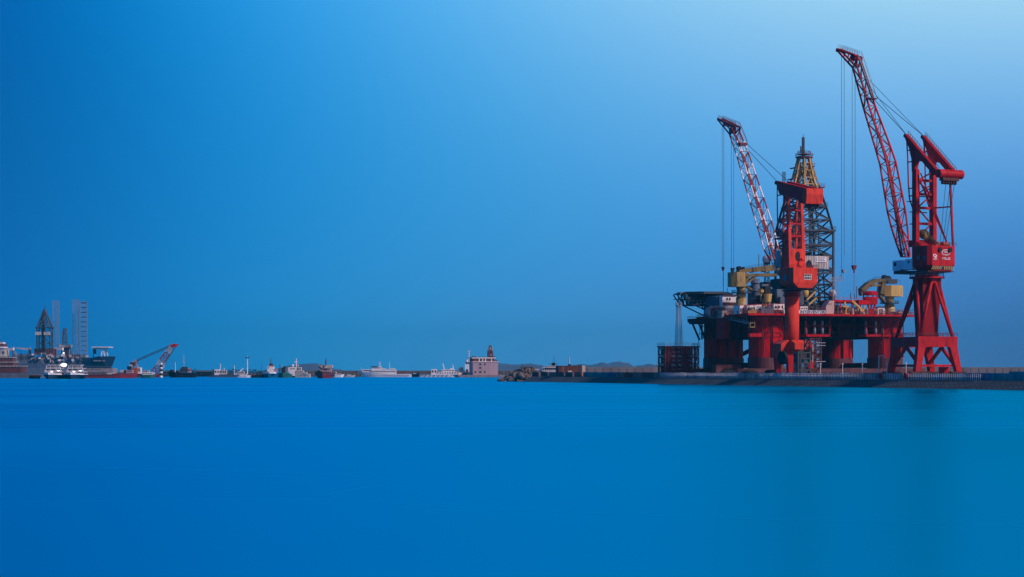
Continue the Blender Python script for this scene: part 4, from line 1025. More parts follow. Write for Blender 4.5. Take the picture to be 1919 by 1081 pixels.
# ================================================================== THINGS ON THE QUAY
# container row along the crest
def container_mesh(h, mt):
    b = MB(); Lc, Wc = 12.19, 2.44; b.box(-Lc/2, Lc/2, 0, Wc, 0, h)
    n = 20
    for i in range(n):
        x = -Lc/2+.25+(Lc-.5)*i/n; b.box(x, x+(Lc-.5)/n*.5, -.09, 0, .2, h-.15); b.box(x, x+(Lc-.5)/n*.5, Wc, Wc+.09, .2, h-.15)
    for x in (-Lc/2-.02, Lc/2-.16): b.box(x, x+.18, -.12, .06, -.0, h+.02)
    b.box(-Lc/2, Lc/2, -.12, 0, h-.15, h+.03); b.box(-Lc/2, Lc/2, -.11, 0, .0, .17)
    for y in (.3, 1.3): b.box(-Lc/2-.05, -Lc/2, y, y+.8, .15, h-.15)
    return b
cmesh = {}
rowdef = [(1005, 'dimwall'), (1022, 'dimwall'), (1037, 'palewall'), (1052, 'dimwall'), (1068, 'dimwall'), (1085, 'orange_pink'), (1102, 'teal'), (1117, 'teal'), (1133, 'teal'), (1147, 'blue_paint'), (1163, 'palewall'), (1182, 'red_box'), (1196, 'palewall'),
          (1218, 'dimwall'), (1236, 'palewall'), (1256, 'dimwall'), (1276, 'palewall'), (1296, 'dimwall'), (1316, 'teal'), (1336, 'dimwall'), (1357, 'palewall'), (1378, 'teal'), (1400, 'dimwall'), (1423, 'palewall'), (1447, 'dimwall'), (1472, 'teal'), (1497, 'blue_paint'),
          (1523, 'palewall'), (1549, 'dimwall'), (1576, 'teal'), (1604, 'palewall'), (1633, 'dimwall'), (1662, 'palewall'), (1692, 'orange_pink'), (1722, 'orange_pink'), (1753, 'dimwall'), (1784, 'dimwall'), (1814, 'blue_paint'), (1843, 'blue_paint'), (1875, 'teal'), (1912, 'teal'), (1950, 'teal')]
cname = {'dimwall': 'dark grey', 'palewall': 'pale grey', 'orange_pink': 'faded pink', 'teal': 'teal', 'blue_paint': 'blue', 'red_box': 'red'}
where = [(1045, 'behind the boulder heap'), (1095, 'in front of the maroon shed'), (1172, 'before the pale sea wall'), (1232, 'beside the red lattice jacket, seaward end'), (1310, 'under the red lattice jacket'),
         (1390, 'by the brown red caisson'), (1470, 'by the black dome fenders'), (1540, 'under the orange red crane'), (1640, 'before the open middle of the rig'), (1700, 'by the bent arm lamp post'), (1805, 'under the crimson crane'), (2000, 'past the crimson crane')]
from collections import defaultdict
plan = []; tot = defaultdict(int)
for px_, mt in rowdef:
    wh = next(t for lim, t in where if px_ < lim); plan.append((px_, mt, wh)); tot[(mt, wh)] += 1
seen = defaultdict(int); NTH = ['leftmost', 'second', 'third', 'fourth']
for px_, mt, wh in plan:
    p = Q.q(px_, CY, 9.5); h = 3.3 if px_ > 1895 else 2.75
    key = (mt, h)
    if key not in cmesh: cmesh[key] = o = container_mesh(h, mt).build('shipping_container', mt)
    else: o = cmesh[key].copy(); COL.objects.link(o)
    wpos = Q.world(Vector((9.0, p.y, 2.8))); o.location = wpos; o.rotation_euler = (0, 0, R(TH-90))
    seen[(mt, wh)] += 1; k = seen[(mt, wh)]; n = tot[(mt, wh)]
    lead = '' if n == 1 else (NTH[k-1]+' ' if k < n or n > 2 and k < n else 'rightmost ')
    tag(o, f"{lead}{cname[mt]} quay container {wh}", 'container', 'containers in a row along the quay')
# picket fence in front of the containers
b = MB()
y0, y1 = Q.q(1838, CY, 7.6).y, Q.q(1238, CY, 7.6).y; y = y0; rr = random.Random(3)
while y < y1:
    b.box(7.5, 7.62, y, y+.46, 2.8, 5.3+rr.uniform(-.12, .15)); y += 1.3
fn = b.build('picket_fence', 'picket'); Q.place(fn); tag(fn, 'long pale picket fence along the quay edge in front of the rig', 'fence')
b = MB(); 
for zz_ in (3.3, 4.9): b.box(7.63, 7.7, y0, y1, zz_, zz_+.14)
b.build('rail', 'dimwall', fn)
# lattice jacket with its light tower
J = Fr(1271, 985, TH, 2.8)
jk = thing('lattice_jacket', 'dark red lattice jacket of upright trusses with a deck on top at the quay', 'steel structure', J)
zj = J.z(651); xs = [J.x(v) for v in (1243, 1251, 1259, 1268, 1277, 1285, 1293, 1300)]
for row, y in enumerate((-4, 4)):
    for i, x in enumerate(xs):
        b = MB(); s = .75
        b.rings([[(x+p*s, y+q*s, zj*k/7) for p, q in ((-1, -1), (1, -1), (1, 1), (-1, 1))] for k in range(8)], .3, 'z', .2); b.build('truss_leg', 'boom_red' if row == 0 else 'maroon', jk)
b = MB(); b.box(xs[0]-1.2, xs[-1]+1.2, -5.2, 5.2, zj, zj+.7); dk_ = b.build('deck', 'brick', jk)
b = MB(); b.rail([(xs[0]-1.2, 5, zj+.7), (xs[0]-1.2, -5.1, zj+.7), (xs[-1]+1.2, -5.1, zj+.7), (xs[-1]+1.2, 5, zj+.7)], 1.4, 1.5, .12); b.build('railing', 'steel_light', dk_)
b = MB()
for zz_ in (zj*.33, zj*.66): 
    for y in (-4, 4): b.bar((xs[0], y, zz_), (xs[-1], y, zz_), .3)
for i in range(0, 7, 2): b.bar((xs[i], -4, .4), (xs[i+1], -4, zj*.66), .3)
b.build('brace', 'maroon', jk)
lt = thing('light_tower', 'slim blue grey lattice tower with a railed top basket standing on the red jacket', 'light tower', Fr(1272, 985, TH, 2.8+zj+.7))
LF = Fr(1272, 985, TH, 2.8+zj+.7); zt = LF.z(574)
b = MB(); b.rings([[(p*s, q*s, zt*k/14) for p, q in ((-1, -1), (1, -1), (1, 1), (-1, 1))] for k in range(15) for s in [1.45-.65*k/14]], .17, 'x', .08); b.build('mast', 'steel_light', lt)
b = MB(); b.cyl((0, 0, zt), (0, 0, zt+.5), 1.7, n=10); b.rail([(1.6*math.cos(k*.63), 1.6*math.sin(k*.63), zt+.5) for k in range(11)], 1.4, 1, .14); b.build('basket', 'steel_light', lt)
# scaffold frames between crane and rig
SF = Fr(1504, 850, TH, 2.8)
sf = thing('scaffold_frame', 'dark blue green steel scaffold with shelves beside the orange red crane', 'scaffold', SF)
b = MB(); x0, x1 = SF.x(1492), SF.x(1514)
for zz_ in [SF.z(v) for v in (693, 680, 672, 661)]:
    for y in (-2, 2): b.bar((x0, y, zz_), (x1, y, zz_), .45)
    for x in (x0, (x0+x1)/2, x1): b.bar((x, -2, zz_), (x, 2, zz_), .35)
for x in (x0, x0+1.2, (x0+x1)/2, x1): 
    for y in (-2, 2): b.bar((x, y, 0), (x, y, SF.z(659)), .45)
b.build('frame', 'steel', sf)
b = MB(); b.box(x0, x1, -2, 2, SF.z(661), SF.z(659.6)); b.box((x0+x1)/2, x1, -1.6, 1.6, SF.z(679), SF.z(673)); b.build('shelf', 'green', sf)
SF = Fr(1523, 856, TH, 2.8)
sf = thing('lattice_tower', 'dark maroon lattice tower rising to the rig deck beside the scaffold', 'steel structure', SF)
zt = SF.z(634); b = MB()
b.rings([[(p*2.6, q*2.6, zt*k/6) for p, q in ((-1, -1), (1, -1), (1, 1), (-1, 1))] for k in range(7)], .5, 'x', .3)
b.build('frame', 'maroon', sf)
b = MB()
for v in (643, 648, 678): b.box(0, 4.6, -2.9, -2.2, SF.z(v), SF.z(v)+.3)
for v in (645, 665): b.cyl((-1.6, -2.9, SF.z(v+14)), (-1.6, -2.9, SF.z(v)), .4, n=8)
b.build('landing', 'steel_light', sf)
b = MB(); c = Vector((-2.6, -3.0, SF.z(650))); b.ball(c, 1.0, 10); b.box(-3.6, -1.2, -3.2, -2.6, SF.z(690), SF.z(675)); b.build('red_valve', 'red_crimson', sf)
# crates, fenders and lamps on the quay
BX = Fr(1366, 960, TH, 2.8); b = MB(); x0, x1 = BX.x(1342), BX.x(1389)
b.box(x0, x1, 0, 5, 0, BX.z(683))
bx = solo(b, 'steel_caisson', 'antifoul', BX, 'long brown red steel caisson lying on the quay under the helideck end of the rig', 'caisson')
b = MB()
for i in range(5): x = x0+(x1-x0)*i/4.06; b.box(x, x+.25, -.15, 0, .2, BX.z(684))
b.build('stiffener', 'antifoul', bx)
fprot = None
for px_, lb in ((1369, 'black dome fender in front of the brown red caisson'), (1409, 'black dome fender below the bright red rig column'), (1450, 'black dome fender at the foot of the orange red crane')):
    p = Q.q(px_, CY, 17); o = None
    if fprot is None:
        b = MB(); n = 14
        b.ext([(-3.0, 0)]+[(-3.0*math.cos(math.pi*k/n)*1.0, 3.9*(math.sin(math.pi*k/n))**.5+.01) for k in range(n+1)]+[(3.0, 0)], None, 'y', 0, 5)
        for y in (.6, 2.3, 4): b.ext([(-3.15*math.cos(math.pi*k/n), 4.05*(math.sin(math.pi*k/n))**.5+.01) for k in range(n+1)], None, 'y', y, y+.4)
        o = fprot = b.build('dome_fender', 'black')
    else: o = fprot.copy(); COL.objects.link(o)
    wp = Q.world(Vector((17, p.y, 2.8))); o.location = wp; o.rotation_euler = (0, 0, R(TH)); tag(o, lb, 'fender', 'black fenders stored on the quay')
def lamp_post(px_, top, lb, goose=False):
    p = Q.q(px_, CY, 8.6); w_ = Q.world(Vector((8.6, p.y, 2.8))); D = w_.y; F2 = Fr(px_, D, 0, 2.8)
    t = thing('lamp_post', lb, 'street lamp', F2, 'white lamp posts along the quay'); zt = F2.z(top)
    b = MB(); b.cyl((0, 0, 0), (0, 0, zt), .16 if not goose else .26, .12 if not goose else .2, n=8); b.build('pole', 'white', t)
    if goose:
        b = MB(); b.path([(0, 0, zt-.1), (2.4, 0, zt), (2.5, 0, zt-.7)], .36, 8); b.build('arm', 'white', t)
        b = MB(); b.box(2.2, 2.9, -.25, .25, zt-1.0, zt-.6); b.build('lamp_head', 'white', t)
    else: b = MB(); b.ball((0, 0, zt), .34, 10); b.build('lamp_globe', 'white', t, True)
lamp_post(1647, 666, 'tall white lamp post with a bent arm near the crimson crane', True)
lamp_post(1537.5, 682, 'white globe lamp post below the lattice tower by the rig middle')
lamp_post(1579, 682, 'white globe lamp post below the dark gap under the rig')
lamp_post(1616, 682.5, 'white globe lamp post before the sky gap under the rig')
lamp_post(1662, 681, 'white globe lamp post between the bent arm lamp and the crimson crane')
lamp_post(1698, 681, 'white globe lamp post beside the shaded leg of the crimson crane')
# maroon shed with chimney at the inner end of the quay
SH = Fr(1066, 1128, 10, 2.8); sh = thing('shed', 'flat roofed maroon shed with a thin pale chimney on the breakwater', 'shed', SH)
b = MB(); x0, x1, zt = SH.x(1047), SH.x(1084.5), SH.z(686); b.box(x0, x1, 0, 8, 0, zt); b.box(x0-.15, x1+.15, -.15, 8.15, zt, zt+.25); b.build('wall', 'maroon', sh)
b = MB(); b.box(SH.x(1055), SH.x(1055)+.18, -.1, -.0, 0, zt); b.box(SH.x(1064.5), SH.x(1072), -.1, 0, 0, SH.z(694.5)); b.build('door', 'offwhite', sh)
x = SH.x(1069.5); b = MB(); b.cyl((x, 4, zt), (x, 4, SH.z(667.5)), .42, .25, n=8); b.build('chimney', 'offwhite', sh)
b = MB(); b.ball((x, 3.4, zt+.3), 1.0, 10); b.build('roof_vent', 'black', sh)
SH = Fr(1091, 1135, 10, 2.8); sh = thing('shed', 'small dark shed with a white end beside the maroon shed', 'shed', SH)
b = MB(); b.box(SH.x(1085.5), SH.x(1091), 0, 5, 0, SH.z(684)); b.build('wall', 'steel', sh); b = MB(); b.box(SH.x(1091), SH.x(1097), .2, 5, 0, SH.z(684.8)); b.build('end_wall', 'offwhite', sh)
# ================================================================== ROCK HEAP AT THE TIP
rr = random.Random(11)
def rock_mb(r, seed, sq_=1.0):
    b = MB(); q = random.Random(seed); n = 9; m = 6; vs = []
    for i in range(m+1):
        ph = math.pi*i/m
        for k in range(n):
            t = 2*math.pi*k/n; s = r*q.uniform(.72, 1.12)
            f = lambda v: math.copysign(abs(v)**.6, v)
            vs.append((s*f(math.sin(ph))*f(math.cos(t)), s*f(math.sin(ph))*f(math.sin(t)), s*sq_*f(math.cos(ph))))
    b.add(vs, [(i*n+k, i*n+(k+1) % n, (i+1)*n+(k+1) % n, (i+1)*n+k) for i in range(m) for k in range(n)]); return b
protos = [rock_mb(1.0, s, .7).build('boulder', 'rock') for s in (1, 2, 3, 4, 5)]
T = Fr(972, 1185, 0, 0)
first = set()
for i in range(78):
    px_ = rr.uniform(938, 1006); t = (px_-938)/68
    top = 713.5-(713.5-690)*min(1, max(0, t)/.5)**.8 if t < .5 else 692+3*rr.random()
    y = rr.uniform(-7, 12)
    v = T.p(px_, rr.uniform(top, 713.5)*.6+.4*(top+ (713.5-top)*min(1, (8-y)/16)), y); z = max(.1, v.z-1)
    k = i % 5; o = protos[k] if k not in first else protos[k].copy()
    if k in first: COL.objects.link(o)
    first.add(k); s = rr.uniform(1.3, 3.0)
    o.location = T.world(Vector((v.x, y, z))); o.rotation_euler = (rr.uniform(-.5, .5), rr.uniform(-.5, .5), rr.uniform(0, 6.3)); o.scale = (s, s, s*rr.uniform(.8, 1.1))
    tag(o, 'rough grey brown boulder in the heap at the breakwater tip', 'boulder', 'boulders heaped at the breakwater tip')
b = MB(); x0, x1 = T.x(976), T.x(998); zt = T.z(688.3)
n = 12; q = random.Random(4); g = []
for j in range(5):
    for i in range(n+1):
        g.append((x0+(x1-x0)*i/n+q.uniform(-.25, .25), -3+q.uniform(-.55, .55), zt*j/4))
b.add(g, [(j*(n+1)+i, j*(n+1)+i+1, (j+1)*(n+1)+i+1, (j+1)*(n+1)+i) for j in range(4) for i in range(n)])
b.box(x0+.2, x1-.2, -2.4, 8, 0, zt-.05); b.frus((x1-.2, x1+3, -2.4, 8), 0, (x1-.2, x1+1.2, -2.4, 8), zt-.2)
for i in range(5): x = x0+q.random()*(x1-x0-1); z_ = q.random()*zt*.8; b.box(x, x+q.uniform(.8, 1.8), -3.9, -2.4, z_, z_+q.uniform(.5, 1))
b.build('body', 'rock', None); bl = bpy.data.objects['body']; bl.name = 'stone_block'; T.place(bl); tag(bl, 'big weathered square stone block rising behind the boulder heap', 'stone block')
b = MB(); b.box(x0-.3, x1+.3, -3.2, 8.2, zt, zt+.45); b.build('cap', 'dimwall', bl)
b = MB(); b.bar((T.x(979), 1, zt+.3), (T.x(979), 1, T.z(680)), .3); b.build('pole', 'steel', bl)

# ================================================================== FAR SHIPS
def hull(mb, x0, x1, zs, beam, bow=1, rake=3.0, zk=-1.0, stern=.85, flare=.8, n=16):
    # x0..x1 along local x, zs = [(t, z)] sheer from stern (t=0) to bow (t=1)
    def sheer(t):
        for (a, za), (c, zc_) in zip(zs, zs[1:]):
            if t <= c+1e-9: return za+(zc_-za)*(t-a)/max(1e-6, c-a)
        return zs[-1][1]
    rows = []
    for i in range(n+1):
        t = i/n; w_ = beam/2*min(1, ((1-t)/.32))**.62 if t > .68 else beam/2*(stern+(1-stern)*min(1, t/.15))
        w_ = max(w_, .06); x = (x0+(x1-x0)*t) if bow > 0 else (x1-(x1-x0)*t); zd = sheer(t)
        k = rake*max(0, (t-.6)/.4)**2*bow
        fl = flare if t < .7 else flare*(1-.35*(t-.7)/.3)
        rows.append([(x-k, -w_*fl, zk), (x-k*.75, -w_*(fl+.06), max(.3, zk+.08)), (x-k*.2, -w_*(.62+.36*fl), zk+(zd-zk)*.68), (x, -w_, zd), (x, w_, zd), (x-k*.2, w_*(.62+.36*fl), zk+(zd-zk)*.68), (x-k*.75, w_*(fl+.06), max(.3, zk+.08)), (x-k, w_*fl, zk)])
    vs = [p for r in rows for p in r]; m = 8
    fs = [(i*m+j, (i+1)*m+j, (i+1)*m+(j+1) % m, i*m+(j+1) % m) for i in range(n) for j in range(m)]
    fs += [tuple(range(m)), tuple(range(n*m, n*m+m))]
    return mb.add(vs, fs)
def px_hull(F, x0, x1, zs, beam, bow, **k):
    mb = MB(); return hull(mb, F.x(x0), F.x(x1), [(t, F.z(y)) for t, y in zs], beam, bow, **k)
def house(F, parent, x0, y0, x1, y1, wd, mt='white', wins=0, wy=None, name='superstructure', wm='glass'):
    b = MB(); F.box(b, x0, y0, x1, y1, -wd/2, wd/2); o = b.build(name, mt, parent)
    if wins:
        b = MB(); a, c = wy or (y0+(y1-y0)*.25, y0+(y1-y0)*.6)
        for i in range(wins):
            xa = x0+(x1-x0)*(i+.22)/wins; xb = x0+(x1-x0)*(i+.78)/wins
            p, q = F.p(xa, c, -wd/2), F.p(xb, a, -wd/2); b.box(p.x, q.x, -wd/2-.08, -wd/2-.01, p.z, q.z)
        b.build('window', wm, o)
    return o
def mast(F, parent, px_, y0, y1, w_=.5, mt='white', arms=(), name='mast'):
    b = MB(); p, q = F.p(px_, y0), F.p(px_, y1); b.cyl(p, q, w_*.6, w_*.3, n=6)
    for y, hw in arms: z_ = F.z(y); b.bar((p.x-hw*F.m, 0, z_), (p.x+hw*F.m, 0, z_), w_*.55)
    return b.build(name, mt, parent)

# white research ship, bow to the left
F = Fr(722, 1950); s = thing('white_ship', 'white ship with dark roofed bridge, two thin masts and bow towards the red ship', 'ship', F)
px_hull(F, 673, 771, [(0, 701.3), (.4, 701), (.72, 698), (1, 695)], 9, -1, rake=6).build('hull', 'white', s)
b = MB()
for i in range(16): x = F.x(690+i*5); b.cyl((x, -4.6, F.z(703.4)), (x, -4.3, F.z(703.4)), .42, n=8)
b.build('porthole', 'navy', s)
house(F, s, 696, 692.5, 742, 701, 7.5, wins=12); house(F, s, 697, 686.5, 714, 693, 6.5, wins=6, wm='navy'); house(F, s, 729, 690, 739.5, 694, 6, wins=3); house(F, s, 715, 690, 722, 694, 5, wins=2)
b = MB(); F.box(b, 695, 686.3, 708, 687.6, -3.6, 3.6); b.build('bridge_roof', 'navy', s)
b = MB(); F.box(b, 679, 692, 696, 697.5, -2.4, 2.4); F.box(b, 741, 700.5, 768, 703, -4, 4); b.build('bulwark', 'white', s)
b = MB(); F.box(b, 680.5, 693.5, 695, 695.3, -2.5, -2.4); b.build('bulwark_stripe', 'navy', s)
mast(F, s, 712, 687, 677, .55, arms=((680, 2.5), (682, 1.5))); mast(F, s, 730, 690, 678, .5); mast(F, s, 676.5, 697, 687, .35)
# white ship with bow to the right
F = Fr(826, 1930); s = thing('white_ship', 'white ship with stepped cabins and bow pointing at the pink building', 'ship', F)
px_hull(F, 787, 868, [(0, 702), (.6, 701.5), (.85, 699), (1, 697.5)], 9, 1, rake=5).build('hull', 'white', s)
b = MB()
for i in range(9): x = F.x(790+i*8); b.cyl((x, -4.6, F.z(704)), (x, -4.3, F.z(704)), .55, n=8)
b.build('porthole', 'navy', s)
house(F, s, 808, 691.5, 818.5, 702, 7, wins=2); house(F, s, 818, 696.5, 860, 702, 7.5, wins=9); house(F, s, 828, 692, 852, 697.5, 6.5, wins=8); house(F, s, 844, 689.8, 850, 692.3, 5); 
b = MB(); b.bar(F.p(833, 692), F.p(830, 681), .9); b.bar(F.p(850, 690), F.p(848, 683), .6); b.build('mast', 'white', s)
# coastguard ship behind the pink building
F = Fr(877, 2010); s = thing('white_ship', 'white patrol ship with tall lattice mast half hidden by the pink building', 'ship', F)
px_hull(F, 858, 915, [(0, 698.5), (1, 698.5)], 10, -1, rake=3).build('hull', 'greyblue', s)
o = house(F, s, 871.5, 682, 880, 697, 8, wins=0); b = MB(); F.box(b, 873, 692, 877.5, 698, -4.1, -4); F.box(b, 872.5, 679, 879.5, 682, -3, 3); b.build('window', 'steel', o)
house(F, s, 880, 684, 887, 697, 7, wins=2); house(F, s, 863, 690, 867, 699, 4, 'greyblue'); 
b = MB(); b.bar(F.p(867, 688), F.p(862, 699), .8); b.bar(F.p(866, 688), F.p(871, 697), .6); F.box(b, 859, 688, 865, 694, 0, 3); b.build('deck_crane', 'steel_light', s)
mast(F, s, 879, 685, 658, 1.1, arms=((658, 2.4), (662, 1.8), (668, 2.4), (673, 2)))
b = MB(); b.ball(F.p(875, 677), 1.5, 10); b.ball(F.p(881, 683), 1.0, 8); b.build('radar_dome', 'white', s)
# pink building with the red tower
F = Fr(908, 1925, 12, 2.1); s = thing('pink_building', 'pale pink pier building with dark red band and red clock tower on its roof', 'building', F)
x0, x1 = F.x(886), F.x(933.5); zr, zb = F.z(671.5), F.z(678); dep = 18
b = MB(); b.box(x0, x1, 0, dep, 0, zb); wl = b.build('wall', 'pinkwall', s)
b = MB(); x1b = F.x(927); b.box(x0+.2, x1b, .2, dep, zb+.4, zr); b.build('attic', 'brick', s)
b = MB(); b.box(x0-.6, x1+.6, -.6, dep+.4, zb-.1, zb+.4); b.box(x0-.8, x1b+.6, -.6, dep+.4, zr, zr+.9); 
for px_ in (898, 904.5, 909.5, 921): b.box(F.x(px_)-.3, F.x(px_)+.6, -.15, .2, zb+.4, zr)
b.build('cornice', 'white', s)
b = MB(); b.box(F.x(927.5), x1+.3, .2, dep, zb+.4, zr-1.2); b.build('roof_terrace', 'greyblue', s)
b = MB(); b.box(x0, x1b, 0, dep, zr+.9, zr+1.5); b.box(x0-.2, x0+2.5, -.2, 2, zr+1.5, zr+2.2); b.box(x1b-2, x1b+.4, -.2, 2, zr+1.5, zr+2.2); b.build('roof', 'roof', s)
for px_, y, hs_ in ((900, 675, 1), (900, 682.3, 1), (908.5, 682.3, .8), (900, 689.3, 1), (891, 697, .8), (900, 697, 1.2), (908.5, 697, .8), (908.5, 675, 1)):
    b = MB(); c = F.p(px_, y, 0); b.box(c.x-1.0*hs_, c.x+1.0*hs_, -.12, -.02, c.z-.75, c.z+.75); w1 = b.build('window', 'glass', wl)
    b = MB(); b.box(c.x-1.2*hs_, c.x+1.2*hs_, -.3, -.0, c.z-.95, c.z-.77); b.build('sill', 'offwhite', w1)
b = MB()
for px_ in (890, 905, 912, 921, 930): b.box(F.x(px_), F.x(px_)+.25, -.1, 0, 0, zb-.2)
b.build('pilaster', 'offwhite', wl)
tx = F.x(918.8, 5); tz = lambda y: F.z(y, 5)
b = MB(); b.frus((tx-2.45, tx+2.45, 3, 7.9), zr+1, (tx-2.3, tx+2.3, 3.1, 7.7), tz(657.5)); b.box(tx-2.7, tx+2.7, 2.8, 8.0, tz(658), tz(657)); tw = b.build('tower', 'brick', s)
b = MB(); b.box(tx-1.7, tx+1.7, 3.8, 7.2, tz(657), tz(651)); 
b.build('tower_drum', 'brick_dim', tw)
b = MB(); 
for dx in (-1.8, 1.4): b.box(tx+dx, tx+dx+.4, 3.5, 3.9, tz(657), tz(649.5))
b.box(tx-.55, tx+.55, 2.7, 2.95, tz(666), tz(663.8)); b.box(tx-.5, tx+.5, 3.5, 3.8, tz(655), tz(651.5)); b.build('trim', 'offwhite', tw)
b = MB(); b.box(tx-.4, tx+.4, 2.75, 2.95, tz(663.5), tz(659)); b.box(tx-.4, tx+.4, 2.75, 2.95, tz(670), tz(666.5)); b.build('window', 'glass', tw)
b = MB(); b.ball((tx, 5.5, tz(651)), 1.75, 12, 1.2, True); b.cyl((tx, 5.5, tz(648)), (tx, 5.5, tz(644)), .3, .1, n=6); b.build('dome', 'roof', tw, True)
# dark ship behind the quay with lattice mast
F = Fr(1030, 1500); s = thing('cream_ship', 'cream ship with wide dark roof and tall antenna mast behind the breakwater', 'ship', F)
px_hull(F, 1000, 1062, [(0, 697), (.6, 697), (1, 694)], 9, -1, rake=3).build('hull', 'dark_hull', s)
house(F, s, 1017, 687.5, 1046, 697, 7.5, 'offwhite', 8); house(F, s, 1025, 685, 1043, 688, 6.5, 'offwhite', 5); house(F, s, 1042, 690, 1046, 697, 7.8, 'white')
b = MB(); F.box(b, 1021, 689.2, 1045, 690.5, -4.2, 4.2); F.box(b, 1028, 681.6, 1047, 682.5, -3.6, 3.6); F.box(b, 1034, 679.5, 1040.5, 685, -1.5, 1.5); b.build('roof', 'black', s)
mast(F, s, 1038, 683, 667, .4, 'steel', ((668, 1.5), (671, 2.2), (676, 2)))
b = MB(); F.box(b, 1001, 691, 1014, 693.5, -2, 2); b.build('deck_cover', 'offwhite', s)

# white patrol ship turned towards us
F = Fr(560, 1850); s = thing('patrol_ship', 'white grey patrol ship with radar dome and cross mast below the rounded hill', 'ship', F)
px_hull(F, 541, 582, [(0, 700.5), (.3, 699.5), (.55, 696), (1, 694)], 10, -1, rake=4.5).build('hull', 'offwhite', s)
house(F, s, 540, 688, 557, 695.5, 8, 'white', 1, (690.4, 691.8)); house(F, s, 556, 688, 564, 696, 8, 'offwhite', 3); house(F, s, 557, 694, 568, 700, 8.4, 'offwhite', 3); house(F, s, 567, 697, 575, 701, 7, 'offwhite', 2)
b = MB(); b.ext([(F.x(541), F.z(695.5)), (F.x(556), F.z(695.5)), (F.x(554), F.z(704)), (F.x(546), F.z(704))], None, 'y', -5.4, -4.6); b.build('bow_shield', 'white', s)
b = MB(); b.cyl((F.x(556), -5.6, F.z(693)), (F.x(556.4), -5.6, F.z(705)), .35, n=6); b.build('hull_stripe', 'steel_light', s)
mast(F, s, 555.3, 688, 671, 1.1, arms=((677.5, 3.4), (680, 1.6))); b = MB(); b.ball(F.p(549, 685), 1.15, 10); b.ball(F.p(559, 685), .6, 8); b.build('radar_dome', 'white', s)
b = MB(); 
for i in range(9): F.box(b, 559+i*2.4, 702, 560+i*2.4, 702.9, -5.15, -4.9)
b.build('porthole', 'navy', s)
def bow_on(px_, D, wbeam, zs, hm, length, name, label, cat, **k):
    F = Fr(px_, D); s = thing(name, label, cat, F); mb = MB(Matrix.Rotation(R(-90), 4, 'Z'))
    hull(mb, -length*.5, length*.5, zs, wbeam, 1, **k).build('hull', hm, s); return F, s
def fbox(F, s, x0, y0, x1, y1, b0, b1, mt, name='superstructure', parent=None):
    b = MB(); F.box(b, x0, y0, x1, y1, b0, b1); return b.build(name, mt, parent or s)
# red hulled ship, bow on
F, s = bow_on(609, 1690, 14.0, [(0, 2.9), (.5, 2.9), (.8, 3.1), (1, 3.4)], 'hull_red', 46, 'red_ship', 'ship with red hull seen bow on, pale wheelhouse and thin dark mast', 'ship', rake=3, flare=.72)
b = MB(Matrix.Rotation(R(-90), 4, 'Z')); hull(b, -23.2, 23.4, [(0, 4.6), (.5, 4.6), (.8, 5.0), (1, 5.7)], 15.4, 1, rake=2, zk=2.7, flare=.9); b.build('upper_hull', 'brick_dim', s)
fbox(F, s, 599, 688.5, 620, 699, 2, 14, 'pinkwall'); o = fbox(F, s, 597, 684, 622.5, 689, 3, 12, 'offwhite', 'wheelhouse'); fbox(F, s, 608, 685.5, 612.5, 687.4, 2.7, 3, 'black', 'window', o); fbox(F, s, 607.5, 690.5, 613, 693, 1.7, 2, 'black', 'opening')
for x in (603, 616): fbox(F, s, x-1, 691, x+1, 692.3, 1.8, 2, 'glass', 'window', o)
b = MB(); b.ext([(F.x(597), F.z(684.5)), (F.x(622.5), F.z(684.5)), (F.x(616), F.z(690)), (F.x(603), F.z(690))], None, 'y', 1.2, 2.8); b.build('bridge_wing', 'offwhite', s)
mast(F, s, 610.7, 685, 672, 1.1, 'brick_dim', ((675, 1.2), (679, 1.6))); b = MB(); F.box(b, 593, 694, 599, 701, -8, 4); b.build('side_fender', 'black', s)
# blue tug with orange funnel
F, s = bow_on(507, 1800, 12.5, [(0, 3.2), (.5, 3.2), (.8, 3.6), (1, 4.2)], 'hull_blue', 34, 'tug_boat', 'blue hulled tug with white bulwark and orange funnel with black cap', 'tug', rake=2)
b = MB(Matrix.Rotation(R(-90), 4, 'Z')); hull(b, 6.5, 17.1, [(0, 4.9), (1, 5.7)], 11.8, 1, rake=.8, zk=3.6, flare=.97, stern=1); b.build('bulwark', 'white', s)
fbox(F, s, 500.5, 687, 512.5, 697, 0, 8, 'white'); o = fbox(F, s, 504, 684.5, 511.5, 693, 5, 9, 'orange', 'funnel'); b = MB(); b.cyl(F.p(508, 684.8, 7), F.p(508, 680.8, 7), 1.9, 1.3, n=10); b.build('funnel_cap', 'black', o)
fbox(F, s, 512, 691, 519, 697, 1, 6, 'pinkwall', 'deckhouse'); fbox(F, s, 501.5, 688.3, 504, 690, -.2, 0, 'glass', 'window'); mast(F, s, 507, 683, 672, .5, 'brick_dim', ((674, 2), (678, 1.5)))
# darker tug beside it
F, s = bow_on(533, 1830, 13, [(0, 3), (.6, 3), (1, 4.6)], 'green', 30, 'tug_boat', 'dark green tug with grey cabin and black funnel between blue tug and patrol ship', 'tug', rake=2)
fbox(F, s, 527, 689, 537, 699, -2, 6, 'greyblue'); o = fbox(F, s, 531, 686, 534.5, 698, -3, 0, 'black', 'funnel'); mast(F, s, 524.5, 698, 682, .6, 'steel', ((686, 1.2),)); mast(F, s, 528.4, 690, 682, .4, 'offwhite')
b = MB(); F.box(b, 524.7, 699.4, 527.3, 701.2, -10.2, -10); b.build('lit_window', 'lamp_white', s)
